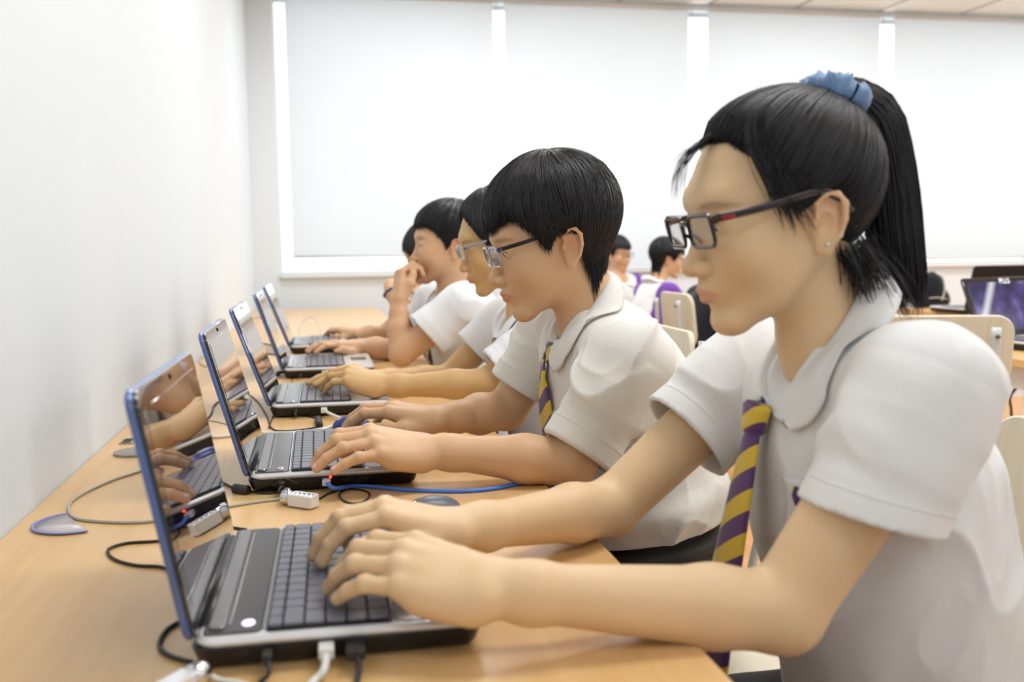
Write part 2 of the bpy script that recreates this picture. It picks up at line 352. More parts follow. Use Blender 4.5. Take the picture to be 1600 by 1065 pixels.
# ------------------------------------------------------------------ head (canonical: x forward, y to its left, z up, 0.225 m high)
def skull_field(P={}):
    f = Field(); w = P.get('w', 1.0)
    f.ell((-.014, 0, .03), (.092, .074*w, .080)); f.ell((.030, 0, -.012), (.056, .061*w, .078), k=.03)
    f.ell((.032, 0, -.060), (.047, .050*w, .044), k=.02)
    for s in (-1, 1): f.cap((.0, s*.052*w, -.045), (.066, s*.014, -.097), .011, .013, k=.022)
    return f
def head_field(P={}):
    f = skull_field(P); w = P.get('w', 1.0); ck = P.get('cheek', 1.0); no = P.get('nose', 1.0)
    f.ell((.0735, 0, -.100), (.0145, .020, .0135), k=.014)
    f.ell((.075, 0, -.062), (.021, .027, .021), k=.014)
    f.ell((.070, 0, .026), (.018, .044, .014), k=.02)
    for s in (-1, 1):
        f.ell((.055, s*.036*w, -.033), (.028*ck, .026*ck, .028*ck), k=.022)
        f.ell((.0985, s*.033, .001), (.0135, .019, .0115), k=.012, mode='s')
        f.ell((.0725, s*.0325, -.001), (.0135, .0165, .0125), k=.005)
    f.cap((.080, 0, .004), (.1005*no, 0, -.033), .0055, .0080, k=.012)
    f.ell((.1025*no, 0, -.0385), (.0105, .0118, .0098), k=.006)
    for s in (-1, 1):
        f.ell((.0930, s*.0132, -.0415), (.0105, .0075, .0078), k=.004)
        f.ell((.0970, s*.0075, -.0492), (.0058, .0036, .0034), k=.0015, mode='s')
        f.cap((.0950, s*.0, -.0628), (.0860, s*.0180, -.0676), .0040, .0020, k=.005)
        f.cap((.0930, s*.0, -.0735), (.0860, s*.016, -.0700), .0044, .0020, k=.005)
        f.cap((.1010, s*.0, -.0682), (.0885, s*.022, -.0688), .0014, .0010, k=.0022, mode='s')
        # eye slit between the lids
        f.ell((.0885, s*.0325, -.0035), (.010, .0125, P.get('eye', .0032)), k=.001, mode='s')
        f.cap((.089, s*.021, .0065), (.083, s*.045, .0055), .0012, .001, k=.002, mode='s')
    f.cap((.0965, -.010, -.0845), (.0965, .010, -.0845), .0050, .0050, k=.010, mode='s')
    for s in (-1, 1):   # ears
        a = s*math.radians(15); R = Rz(-a); R = R @ Ry(math.radians(-12)); c = np.array([-.013, s*.0725*w, -.0155])
        P3 = lambda x, y, z: c+R @ np.array([x, y*s, z])
        f.ell(P3(0, .0, .0), (.0160, .0055, .0275), R=R, k=.006)
        rim = [P3(.010, .003, .002), P3(.012, .005, .015), P3(.004, .007, .0235), P3(-.006, .008, .0245), P3(-.0135, .008, .016), P3(-.0145, .007, .002), P3(-.011, .005, -.014), P3(-.002, .003, -.024)]
        f.chain(rim, [.002, .003, .0034, .0036, .0036, .0033, .003, .003], k=.0015)
        f.ell(P3(.002, .001, -.026), (.0085, .0045, .0085), R=R, k=.004)
        f.ell(P3(.002, .0070, -.002), (.0085, .0062, .0115), R=R, k=.0015, mode='s')
        f.ell(P3(-.002, .0075, .016), (.0080, .0042, .0080), R=R, k=.0015, mode='s')
        f.cap(P3(-.011, .0065, .012), P3(-.010, .0055, -.008), .0022, .0020, k=.002, mode='s')
        f.ell(P3(.012, .006, -.002), (.0035, .0035, .0060), R=R, k=.003)
    return f
def head_color(Q):
    """lips, brows, blush as colours of the skin itself, in head coordinates"""
    C = np.ones((len(Q), 3)); x, y, z = Q.T; ay = np.abs(y)
    g = lambda d, s: np.exp(-(d/s)**2)
    lip = np.clip(1.25-np.sqrt(((ay)/.021)**2+((z+.0688)/(.0088-.0035*np.clip(ay/.02, 0, 1)))**2), 0, .35)/.35*(x > .07)
    C = C*(1-lip[:, None]*np.array([.08, .30, .20]))
    brow = np.clip(1.2-np.sqrt(((ay-.034)/.0185)**2+((z-.0195+18*(ay-.030)**2*.35)/.0036)**2), 0, .5)/.5*(x > .05)
    br = brow*(.30+.35*vnoise(Q*900)); C = C*(1-br[:, None]*np.array([.75, .78, .78]))
    ch = g(np.sqrt((x-.075)**2+(ay-.042)**2+(z+.035)**2), .02)*.5+g(np.sqrt((x-.105)**2+ay**2+(z+.04)**2), .011)*.6+g(np.sqrt((x+.012)**2+(ay-.082)**2+(z+.005)**2), .025)*.9
    C = C*(1-ch[:, None]*np.array([.0, .16, .17]))
    lash = g(np.abs(z+.0005-.0012*np.cos((ay-.0325)/.012)), .0011)*(np.abs(ay-.0325) < .0135)*(x > .075); C = C*(1-.5*lash[:, None])
    return C

class Head:
    def __init__(s, nose, fwd, pitch, scale=1.0, roll=0.0, P={}):
        fw = nrm(fwd); lf = np.cross([0, 0, 1.0], fw); c, q = math.cos(pitch), math.sin(pitch)
        x = fw*c+np.array([0, 0, -q]); z = fw*q+np.array([0, 0, c]); R = np.stack([x, lf, z], 1); s.R = R @ Rx(roll); s.s = scale; s.P = P
        s.o = np.asarray(nose, float)-s.R @ np.array([.113*P.get('nose', 1.0), 0, -.0385])*scale
        s.sk = skull_field(P); s.f = head_field(P)
    def neck(s, N, r=.053):
        s.hf = skull_field(s.P); s.hf.cap((-.024, 0, -.040), s.l(N), r, r*1.1, k=.022)
    def w(s, p): return np.asarray(p, float)*s.s @ s.R.T+s.o
    def l(s, p): return ((np.asarray(p, float)-s.o) @ s.R)/s.s

# ------------------------------------------------------------------ hands
def hand(f, wrist, fwd, up, thumb, tipz=None, curl=(14, 50, 74), sc_=1.0, splay=1.0, style='type', nails=None, lift=(0, 0, 0, 0)):
    """wrist, forward (towards the knuckles), up (back of the hand), thumb = +1/-1: side of the thumb along cross(up, fwd)"""
    x = nrm(fwd); z = nrm(np.asarray(up)-x*(np.asarray(up) @ x)); y = np.cross(z, x)*thumb; W = np.asarray(wrist, float)
    P = lambda a, b, c: W+(x*a+y*b+z*c)*sc_
    K = [(.084, .026, .001), (.088, .0075, .005), (.084, -.0105, .004), (.075, -.027, -.001)]
    L = [(.041, .024, .019), (.045, .028, .020), (.042, .026, .020), (.032, .019, .017)]; rr = [.0088, .009, .0086, .0077]; sp = [7, 1, -5, -13]
    for i, k in enumerate(K):
        f.cap(P(.004, k[1]*.62, -.001), P(*k), .0165*sc_, .0108*sc_, k=.010)
    f.ell(P(.045, -.004, -.006), np.array((.046, .034, .0145))*sc_, R=np.stack([x, y, z], 1), k=.012)
    f.cap(P(.012, -.022, -.008), P(.055, -.027, -.008), .013*sc_, .012*sc_, k=.012)
    tips = []
    for i, k in enumerate(K):
        k = np.array(k); sa = math.radians(sp[i]*splay); dx = np.array([math.cos(sa), math.sin(sa), 0])
        a1, a2, a3 = curl
        a1 = a1-lift[i]
        def pts(m):
            p = [k]; A = [a1, a1+(a2-a1)*m, a1+(a3-a1)*m]
            for j in range(3):
                a = math.radians(A[j]); p.append(p[-1]+L[i][j]*(dx*math.cos(a)+np.array([0, 0, -math.sin(a)])))
            return p
        m = 1.0
        if tipz is not None:
            lo_, hi_ = -.3, 2.0
            for _ in range(20):
                m = (lo_+hi_)/2; e = P(*pts(m)[-1])[2]
                if e > tipz: lo_ = m
                else: hi_ = m
        p = [P(*q) for q in pts(m)]; r = rr[i]*sc_
        f.chain(p, [r*1.08, r, r*.90, r*.80], k=.0022)
        for q in (p[1],): f.ell(q+z*.0006, (r*1.04,)*3, k=.003)
        f.ell(p[0]+z*.002, (r*1.12,)*3, k=.005)
        t = nrm(p[3]-p[2]); nz = nrm(np.cross(t, y)*(1 if np.cross(t, y) @ z > 0 else -1)); tips.append((p[3]-t*r*.15+nz*r*.62, t, nz, r)); 
    T = {'type': [(.016, .017, -.010), (.046, .040, -.018), (.074, .047, -.020), (.098, .046, -.023)],
         'under': [(.016, .017, -.010), (.046, .036, -.022), (.074, .036, -.028), (.098, .030, -.032)],
         'out': [(.016, .017, -.010), (.044, .044, -.014), (.068, .058, -.016), (.090, .066, -.018)]}[style]
    T = [P(*q) for q in T]
    if tipz is not None:
        T[3][2] = max(T[3][2], tipz); T[2][2] = max(T[2][2], tipz+.003)
    f.chain(T, [.0155*sc_, .0125*sc_, .0100*sc_, .0080*sc_], k=.008)
    t = nrm(T[3]-T[2]); nz = nrm(z-t*(z @ t)); tips.append((T[3]-t*.002+nz*.0055*sc_, t, nz, .0085*sc_))
    if nails is not None: nails += tips
    return tips
def nail_mesh(tips, ref):
    out = []
    for c, t, nz, r in tips:
        s = np.cross(nz, t); V, Fc = uvsphere((0, 0, 0), (r*.72, r*.58, r*.22), 12, 6); out.append((rot(V, np.stack([t, s, nz], 1), c), Fc))
    return out

# ------------------------------------------------------------------ hair
def bil(T, a, b):
    """bilinear lookup; a periodic in axis 0"""
    n, m = T.shape; a = a % n; i = np.floor(a).astype(int) % n; j = np.clip(np.floor(b).astype(int), 0, m-2); u = a-np.floor(a); v = np.clip(b-j, 0, 1); i2 = (i+1) % n
    return (T[i, j]*(1-u)+T[i2, j]*u)*(1-v)+(T[i, j+1]*(1-u)+T[i2, j+1]*u)*v
def hair(head, parent, material, pole, zmin, thick, nlocks=2500, segs=12, width=.0016, seed=3, c0=(-.012, 0, .03), drift=.25, over=.04, rough=.0025, start=(.02, .7), name='hair'):
    rs = np.random.RandomState(seed); c0 = np.array(c0, float); p = nrm(pole); e1 = nrm(np.cross(p, [0, 1, 0])); e2 = np.cross(p, e1)
    NA, NT = 96, 90; ph = np.arange(NA)*2*math.pi/NA; th = np.linspace(0, math.pi*.98, NT)
    def dirs(a, t): return np.cos(t)[..., None]*p+np.sin(t)[..., None]*(np.cos(a)[..., None]*e1+np.sin(a)[..., None]*e2)
    A, T = np.meshgrid(ph, th, indexing='ij'); D = dirs(A, T).reshape(-1, 3)
    lo = np.zeros(len(D)); hi = np.full(len(D), .2)
    for _ in range(16):
        mid = (lo+hi)/2; v = getattr(head, 'hf', head.sk)(c0+D*mid[:, None]); ins = v < 0; lo = np.where(ins, mid, lo); hi = np.where(ins, hi, mid)
    Rr = ((lo+hi)/2).reshape(NA, NT); Pp = (c0+D*Rr.reshape(-1, 1)).reshape(NA, NT, 3)
    al = np.degrees(np.arctan2(Pp[..., 1], Pp[..., 0]+.01)); zm = zmin(al, rs); bad = Pp[..., 2] < zm
    tmax = np.array([th[max(3, np.argmax(bad[i]) if bad[i].any() else NT-1)] for i in range(NA)])
    tmax = (tmax*2+np.roll(tmax, 1)+np.roll(tmax, -1))/4
    def point(a, sv, extra=0.0):
        """a azimuth index (float), sv 0..1 along the meridian"""
        tm = np.interp(a % NA, np.arange(NA+1), np.append(tmax, tmax[0])); t = sv*tm; tt = np.minimum(t, math.pi*.97)
        R_ = bil(Rr, a, tt/th[1]); d = dirs(a*2*math.pi/NA, tt); q = c0+d*R_[..., None]; alp = np.degrees(np.arctan2(q[..., 1], q[..., 0]+.01))
        return c0+d*(R_+thick(alp, q[..., 2], np.minimum(sv, 1))+extra)[..., None]
    # shell
    NS = 40; ai, si = np.meshgrid(np.arange(NA, dtype=float), np.linspace(0.0, 1, NS), indexing='ij'); si = np.maximum(si, .003)
    nz = (vnoise(np.stack([ai*.55, si*2.0, si*0+seed], -1).reshape(-1, 3)).reshape(ai.shape)-.5)*rough*2
    nz[-5:] = nz[-5:]; outer = point(ai, si, nz*(np.sin(np.pi*np.clip(si, 0, 1))**.3)-.0008)
    inner = c0+(point(ai[:, -1:], si[:, -1:])-c0); tin = outer[:, -1:, :]; tI = c0+(tin-c0)*.0+ (Pp[np.arange(NA), np.clip((tmax/th[1]).astype(int), 0, NT-1)][:, None, :]-c0)*.965
    inner2 = c0+(Pp[np.arange(NA), np.clip((tmax*.75/th[1]).astype(int), 0, NT-1)][:, None, :]-c0)*.93
    G = np.concatenate([outer, tI, inner2], 1); n2 = G.shape[1]; V = head.w(G.reshape(-1, 3))
    i = np.arange(NA)[:, None]; j = np.arange(n2-1)[None]; i2 = (i+1) % NA
    Fq = np.stack([i*n2+j, i*n2+j+1, i2*n2+j+1, i2*n2+j], -1).reshape(-1, 4)
    hv, hf = [V], [Fq]; cnt = len(V)
    # locks
    n = nlocks; a0 = rs.rand(n)*NA; s0 = start[0]+(start[1]-start[0])*rs.rand(n)**.9; s1 = np.clip(s0+.35+.65*rs.rand(n), 0, 1)*1.0; s1 = np.where(rs.rand(n) < .6, 1.0, s1); s1 = s1+np.where(s1 >= 1, over*rs.rand(n)*1.0, 0)
    t = np.linspace(0, 1, segs); S = s0[:, None]+(s1-s0)[:, None]*t; dr = (rs.rand(n)-.5)*drift; cl = vnoise(np.stack([a0*.35, np.zeros(n)+seed, np.zeros(n)], 1))-.5
    A_ = a0[:, None]+((dr+cl*drift*2)[:, None]*t*6); ex = (rs.rand(n)*.0014-.0002)[:, None]+np.sin(t*math.pi)[None]*rs.rand(n)[:, None]*.0012+(vnoise(np.stack([a0*.8, np.zeros(n)+seed*2, s0*3], 1))-.5)[:, None]*.002
    C_ = point(A_, S, ex); cv_, cf_ = locks(head.w(C_.reshape(-1, 3)).reshape(n, segs, 3), width*head.s*(.6+.8*rs.rand(n)), head.w(c0))
    hv.append(cv_); hf.append(cf_+cnt)
    o = mesh(name, np.vstack(hv), np.vstack(hf), material, parent); return o, point, dirs
def locks(C_, wd, centre, flat=.45):
    """tapered three-sided tubes; C_ (n, segs, 3)"""
    n, s, _ = C_.shape; T = np.gradient(C_, axis=1); T /= np.maximum(np.linalg.norm(T, axis=2, keepdims=True), 1e-9)
    U = C_-centre; U -= T*(U*T).sum(2, keepdims=True); U /= np.maximum(np.linalg.norm(U, axis=2, keepdims=True), 1e-9); B = np.cross(T, U)
    t = np.linspace(0, 1, s); tap = np.clip(np.minimum(t*6+.15, (1-t)*3.2+.06), 0, 1); r = (wd[:, None]*tap)[..., None]
    V = np.stack([C_+B*r, C_+U*r*flat*1.6, C_-B*r], 2).reshape(-1, 3)
    i = (np.arange(n)*s*3)[:, None, None]; j = (np.arange(s-1)*3)[None, :, None]; k = np.array([0, 1, 2])[None, None]; k2 = (k+1) % 3
    return V, np.stack([i+j+k, i+j+k2, i+j+3+k2, i+j+3+k], -1).reshape(-1, 4)
# ------------------------------------------------------------------ people
def glasses(root, hd, front, templ, accent=None, rim=.0019, lw=.050, lh=.030, top=1.0, drop=0.0, lens=True, thick=.0022, sp0=3, sp1=6):
    g = None; S = hd.s
    fr = MB()
    for s in (-1, 1):
        p = rrect(lw, lh, .009, 6); p = np.vstack([p, p[:1], p[1:2]])
        y = s*(.0335)+p[:, 0]; z = drop-.003+p[:, 1]; x = .1005-.16*(y*y)/.06*.06-np.abs(y)*.06
        pts = hd.w(np.column_stack([x+z*0.06, y, z])); rr_ = np.where(p[:, 1] > lh*.2, rim*top, rim)*S
        fr.add(*tube(pts, rr_, 6, cap=False))
    fr.add(*tube(hd.w(catmull([(.0995, .009, drop+.004), (.1035, 0, drop+.0065), (.0995, -.009, drop+.004)], 5)), rim*1.1*S, 6))
    for s in (-1, 1): fr.add(*tube(hd.w(np.array([(.097, s*.009, drop-.006), (.0925, s*.0105, drop-.012), (.0905, s*.011, drop-.016)])), .0016*S, 6))
    g = fr.build('glasses', front, root, world=True)
    for s in (-1, 1):
        P = catmull([(.0955, s*.0605, drop+.0065), (.090, s*.0665, drop+.0080), (.05, s*.0735, drop+.0090), (-.004, s*.0795, drop+.013), (-.022, s*.0775, drop+.005), (-.038, s*.074, drop-.012)], 5)
        V, Fc = tube(hd.w(P), np.linspace(thick, thick*.75, len(P))*S, 8, flat=.45, up=hd.R[:, 1])
        mesh('temple', V, Fc, templ, g)
        if accent: 
            V, Fc = tube(hd.w(P[sp0:sp1]+np.array([0, s*.0006, 0])), thick*.85*S, 8, flat=.5, up=hd.R[:, 1]); mesh('hinge_accent', V, Fc, accent, g)
        p = rrect(lw-.002, lh-.002, .008, 6); y = s*.0335+p[:, 0]; z = drop-.003+p[:, 1]; x = .1010-np.abs(y)*.075+z*.06
        c = np.vstack([[.1010-.0335*.075+(drop-.003)*.06, s*.0335, drop-.003], np.column_stack([x, y, z])]); c2 = c-np.array([.0012, 0, 0]); n = len(p)
        Fc = [[0, 1+i, 1+(i+1) % n] for i in range(n)]+[[n+1, n+2+(i+1) % n, n+2+i] for i in range(n)]+[[1+i, n+2+i, n+2+(i+1) % n, 1+(i+1) % n] for i in range(n)]
        if lens: mesh('lens', hd.w(np.vstack([c, c2])), Fc, M['lens'], g, False)
    return g
def conform(f, P, off):
    P = P.copy()
    for _ in range(4):
        d = f(P); m = d < off
        if not m.any(): break
        G = grad(f, P[m], .003); P[m] += G*np.minimum(off-d[m], .02)[:, None]
    return P
def snap(f, P, off, it=6):
    P = P.copy()
    for _ in range(it): P = P-np.clip(f(P)-off, -.02, .02)[:, None]*grad(f, P, .003)
    return P
def gridfaces(n, m): return np.array([[i*m+j, i*m+j+1, (i+1)*m+j+1, (i+1)*m+j] for i in range(n-1) for j in range(m-1)])
def solid(o, t, off=1.0):
    md = o.modifiers.new('thickness', 'SOLIDIFY'); md.thickness = t; md.offset = off; return o

def person(sp):
    N = sp['N']; H = sp['H']; u = nrm(N-H); F0 = nrm(sp['fwd']); side = nrm(np.cross(u, F0)); fw = np.cross(side, u)   # side = the person's left
    TR = np.stack([fw, side, u], 1); b = sp.get('bulk', 1.0); h = sp.get('h', .003)
    root = empty('person', (H[0], H[1], 0), sp['label'], 'person', sp.get('group'))
    hd = sp['head']; f = Field(); L = np.linalg.norm(N-H)
    f.add(lambda P: hd.f(hd.l(P))*hd.s, hd.w((0, 0, -.005)), .135*hd.s, 0)
    nr = sp.get('neck', .050); CB = sp.get('cb', N-fw*.062+u*.040); CF = sp.get('cf', N+fw*.085-u*.040); rc0 = (CB+CF)/2; rn0 = nrm(np.cross(side, CF-CB)); rn0 = rn0 if rn0[2] > 0 else -rn0; NE = rc0-rn0*.025 if 'cb' in sp else N-u*.01
    f.cap(hd.w((-.024, 0, -.040)), NE, nr, nr*1.06, k=sp.get('nk', .020))
    f.cap(NE, N-u*.11, nr*1.04, .050, k=.02)
    for t, rf, rs_ in ((.17, .092, .130), (.36, .085, .11)): f.ell(N-u*t*L/.47, (rf*b, rs_*b, .15), R=TR, k=.05)
    nails = []
    A = sp['arms']
    for a in A:
        S, E, W = a['s'], a['e'], a['w']; ue = nrm(E-S); we = nrm(W-E); thk = a.get('arm', sp.get('arm', 1.0))
        f.cap(N-u*.115, S-u*.01, .040, .042*thk, k=.03); f.cap(S, E, .050*thk, .040*thk, k=.012)
        bl = E+we*.07; f.cap(E, bl, .040*thk, .0395*thk, k=.012); f.cap(bl, W-we*.035, .0395*thk, .0255*thk**.5, k=.012)
        hx = nrm(a['hf']); hy = np.cross(nrm(a['hu']), hx)
        for q in (-1, 1): f.cap(W-we*.035+hy*q*.004, W+hx*.008+hy*q*.0085, .0215*thk**.4, .0175*a.get('hs', 1), k=.018)
        hand(f, W, a['hf'], a['hu'], a['th'], a.get('tipz'), a.get('curl', (12, 50, 74)), a.get('hs', 1.0), style=a.get('style', 'type'), nails=nails, lift=a.get('lift', (0, 0, 0, 0)), splay=a.get('splay', 1.0))
    pts = [hd.o]+[q for a in A for q in (a['s'], a['e'], a['w'])]+[N, H]
    lo = np.min(pts, 0)-.24; hi = np.max(pts, 0)+.24; V, Q = surf(f, lo, hi, h)
    hl = hd.l(V); near = (np.linalg.norm(hl, axis=1) < .135); C = np.ones((len(V), 3)); C[near] = head_color(hl[near])
    kn = [a['w'] for a in A]
    body = mesh('body', V, Q, sp['skin'], root, col=C)
    if sp.get('nails'):
        for V_, F_ in nail_mesh(nails, None): mesh('fingernail', V_, F_, M['nail'], root)
    if sp.get('eyes', True):
        for s in (-1, 1):
            V_, F_ = uvsphere((0, 0, 0), (.0118,)*3, 24, 16, Ry(math.radians(90))); Ve = V_
            g = nrm((1, sp.get('gaze', 0), -.30)); mi = [1 if (np.mean(Ve[list(q)], 0) @ g) > .0118*.90 else 0 for q in F_]
            mesh('eye', hd.w(Ve+np.array([.0728, s*.0325, -.001])), F_, None, root, mats=[M['eyew'], M['iris']], mi=mi)
    # ---- shirt
    sh = Field(); g = .010
    for t, rf, rs_, ru in sp.get('torso', ((.15, .105, .150, .15), (.30, .112, .145, .16), (.45, .120, .158, .13))):
        sh.ell(N-u*t*L/.47+fw*sp.get('tf', 0), ((rf+g)*b, (rs_+g)*b, ru), R=TR, k=.06)
    if sp.get('belt'): sh.ell(H+u*.145, (.140*b, .172*b, .045), R=TR, k=.03)
    for a in A:
        S = a['s']; sh.cap(N-u*.055+side*(.03 if (S-N) @ side > 0 else -.03), S-u*.005, .058*b, .057*b, k=.04)
    sh.cap(N-u*.035, N-u*.11, nr*1.10+.016, .085, k=.03)
    seams = []
    for a in A:
        S, E = a['s'], a['e']; d = a.get('sd', nrm(E-S)); te = a['sl']; end = S+d*te; r0, r1 = a.get('sr', (.060, .066)); hn = nrm(a.get('hn', d))
        a2 = S-d*.0; 
        def slv(P, a2=a2, end=end, d=d, r0=r0, r1=r1, hn=hn, te=te):
            t = np.clip((P-a2) @ d, 0, te+.08); q = P-a2-t[:, None]*d; tt = t/te
            dd = np.sqrt((q*q).sum(1))-(r0+(r1-r0)*np.minimum(tt, 1)); return np.maximum(dd, (P-end) @ hn)
        sh.add(slv, S+d*te/2, te/2+.12, .030)
        if a.get('roll'):
            for q in a['roll']: 
                def cuff(P, c=end-hn*q[0], hn=hn, r=r1+q[1], w_=q[2]):
                    v = P-c; z = v @ hn; rad = np.sqrt(np.maximum((v*v).sum(1)-z*z, 0)); return np.sqrt((np.maximum(np.abs(z)-w_*.5, 0))**2+np.maximum(rad-r+.006, 0)**2)-.006
                sh.add(cuff, end, r1+.05, .004)
    amp = sp.get('fold', .004); l1 = nrm(u*1-fw*.6); m1 = nrm(np.cross(l1, side)); T1 = np.stack([l1*3, m1*11, side*7])
    def folds(P):
        q = P-H; v = amp*(ridge(P, T1, sp.get('seed', 0))-.35)+.22*amp*ridge(P, T1*2.6, 9)
        for a in A:
            S, E = a['s'], a['e']; d = a.get('sd', nrm(E-S)); t = (P-S) @ d; c = P-S-t[:, None]*d; rr = np.sqrt((c*c).sum(1)); ins = np.clip(1-(rr-.07)/.03, 0, 1)*np.clip((t+.01)/.05, 0, 1)
            fd = np.clip((a['sl']-t-a.get('flat', .03))/.02, 0, 1)
            e1 = nrm(np.cross(d, [.2, .3, 1])); e2 = np.cross(d, e1); Ts = np.stack([nrm(d+.7*e1)*a.get('ff', 11), nrm(e1-.7*d)*3.5, e2*5])
            v = v*(1-ins)+ins*fd*amp*a.get('fa', 1.0)*(ridge(P, Ts, 5+sp.get('seed', 0))-.35+.25*ridge(P, Ts*2.3, 2))
        return v
    sh.disp(folds, (N+H)/2, .6)
    hem = sp.get('hem', .02)
    bs = H-u*hem; sh.add(lambda P: (P-bs) @ u, bs, .45, .004, 's')       # the shirt ends below the belt line
    for a in A:
        S, E = a['s'], a['e']; d = a.get('sd', nrm(E-S)); end = S+d*a['sl']; r1 = a.get('sr', (.06, .066))[1]
        q_ = max(.0075, 2.1*sp.get('hs', h*1.3)); sh.cap(end-d*.018, end+d*.10, r1-q_, r1-q_*.6, k=.001, mode='s')
    CB = sp.get('cb', N-fw*.062+u*.040); CF = sp.get('cf', N+fw*.085-u*.040); cn_ = nrm(CB-CF); cc_ = (CB+CF)/2; nrmc = nrm(np.cross(side, -cn_)); nrmc = nrmc if nrmc[2] > 0 else -nrmc; rl = np.linalg.norm(CB-CF)/2
    wd_ = sp.get('cw', nr*1.10+.012); RC = np.stack([-cn_, side, nrmc], 1)
    sh.ell(cc_+nrmc*.050, (rl+.002, wd_+.000, .056), R=RC, k=.010, mode='s')
    sh.cap(cc_+nrmc*.022, CF+nrmc*.016, .045, .032, k=.006, mode='s')
    lo = np.min([N, H]+[a['s'] for a in A]+[a['s']+a.get('sd', nrm(a['e']-a['s']))*a['sl'] for a in A], 0)-.19; hi = np.max([N, H]+[a['s'] for a in A], 0)+.19
    V, Q = surf(sh, lo, hi, sp.get('hs', h*1.3)); cl = mesh('shirt', V, Q, sp['shirt'], root)
    if sp.get('seams', True):
        for a in A:
            S, E = a['s'], a['e']; d = a.get('sd', nrm(E-S)); hn = nrm(a.get('hn', d)); e1 = nrm(np.cross(hn, [.2, .3, 1])); e2 = np.cross(hn, e1); an_ = np.linspace(0, 2*math.pi, 40)
            c = S+d*(a['sl']-.024); P = c+(e1*np.cos(an_)[:, None]+e2*np.sin(an_)[:, None])*a.get('sr', (.06, .066))[1]
            for _ in range(6): g_ = grad(sh, P, .003); g_ = g_-hn*(g_ @ hn)[:, None]; P = P-np.clip(sh(P), -.01, .01)[:, None]*g_
            V_, F_ = tube(P, .0008, 5, cap=False); mesh('hem_stitching', V_, F_, sp['shirt'], root)
    if sp.get('panel') is not None: sp['panel'](root, sh, V, N, u, side, fw)
    # ---- collar
    if sp.get('collar', True):
        co = sp.get('col', {}); n = 72; aa = np.linspace(-math.pi*.965, math.pi*.965, n); f_ = -cn_
        o2 = -np.cos(aa)[:, None]*f_+np.sin(aa)[:, None]*side
        Tt = cc_-np.cos(aa)[:, None]*rl*f_+np.sin(aa)[:, None]*wd_*side
        pt = np.clip((np.abs(aa)/math.pi-.60)/.36, 0, 1)**1.4; sg_ = np.sign(aa)
        dd_ = nrm(-u*.8-nrmc*.25); sa_ = np.abs(np.sin(aa)); fl_ = co.get('flat', 1.0); lw_ = co.get('leaf', .040)*(1-.55*fl_*sa_)*(1-pt)+co.get('point', .020)*pt
        Bt = Tt+o2*((.018+.022*sa_*fl_)*(1-pt))[:, None]+dd_*lw_[:, None]+side*(sg_*pt*co.get('spread', .034))[:, None]-fw*(pt*co.get('rear', .014))[:, None]
        Bn = Tt-o2*.003-nrmc*.040
        rows = [Bn, Tt*.5+Bn*.5-o2*.001, Tt-nrmc*.003-o2*.0022, Tt, Tt+o2*.0035-nrmc*.004]
        for v in (.15, .32, .5, .7, .85, 1.0): rows.append(conform(sh, Tt*(1-v)+Bt*v+o2*(.008*math.sin(math.pi*min(1, v*.9+.1))), .0065))
        G = np.stack(rows, 1).reshape(-1, 3); c_ = solid(mesh('collar', G, gridfaces(n, len(rows)), sp['shirt'], root), .0022)
        K = CF+f_*.004-nrmc*.003
        if sp.get('tie'):
            td = sp['tie']; kd = nrm(td.get('dir', (0, 0, -1))); K = conform(sh, (K+fw*.004)[None], .013)[0]
            bs_ = side
            # knot
            kn_ = 9; V = []; 
            for i in range(kn_):
                t = i/(kn_-1); ww = (.028-.012*t)*(1 if 0 < i < kn_-1 else .8); th_ = .0105*(1 if 0 < i < kn_-1 else .7)
                for k in range(14): a = 2*math.pi*k/14; V.append(K+kd*(.036*t)+bs_*ww*math.copysign(abs(math.cos(a))**.8, math.cos(a))+np.cross(bs_, kd)*th_*math.sin(a)*-1)
            Fk = [[i*14+k, i*14+(k+1) % 14, (i+1)*14+(k+1) % 14, (i+1)*14+k] for i in range(kn_-1) for k in range(14)]+[list(range(14)), [(kn_-1)*14+k for k in range(14)][::-1]]
            V = np.array(V); sc_ = ((V-K) @ kd*26+(V-K) @ bs_*15); tie = mesh('necktie', V, Fk, M['tie'], root, col=np.stack([sc_+5.2, sc_*0, sc_*0], 1))
            nB = 60; Lb = td['len']; t = np.linspace(0, 1, nB); w2 = .016+(td.get('w', .042)-.016)*np.clip(t*1.6, 0, 1)**.8
            cen = K+kd*.030+kd*(t*Lb)[:, None]; cen = cen+fw*(.004*np.sin(t*3.1))[:, None]; vv = np.linspace(-1, 1, 9)
            gk = cen[:, None]+bs_*(vv[None]*w2[:, None])[..., None]+np.cross(bs_, kd)*-1*(.004*(1-vv[None]**2)+np.zeros((nB, 1)))[..., None]
            gg = gk.reshape(-1, 3); gg = conform(sh, gg, .007)
            s2 = ((t*Lb*20)[:, None]+(vv[None]*w2[:, None]*13)).reshape(-1)
            bl = mesh('blade', gg, gridfaces(nB, 9), M['tie'], tie, col=np.stack([s2+5, s2*0, s2*0], 1)); solid(bl, .003, 0)
    # ---- legs, belt, shoes
    tr = Field(); tr.ell(H-u*.01, (.125*b, .168*b, .105), R=TR, k=.03); _w = tr.ell(H+u*.055, (.122*b, .160*b, .085), R=TR, k=.03) if sp.get('belt') else 0; fwd0 = nrm([fw[0], fw[1], 0]); sd0 = nrm([side[0], side[1], 0])
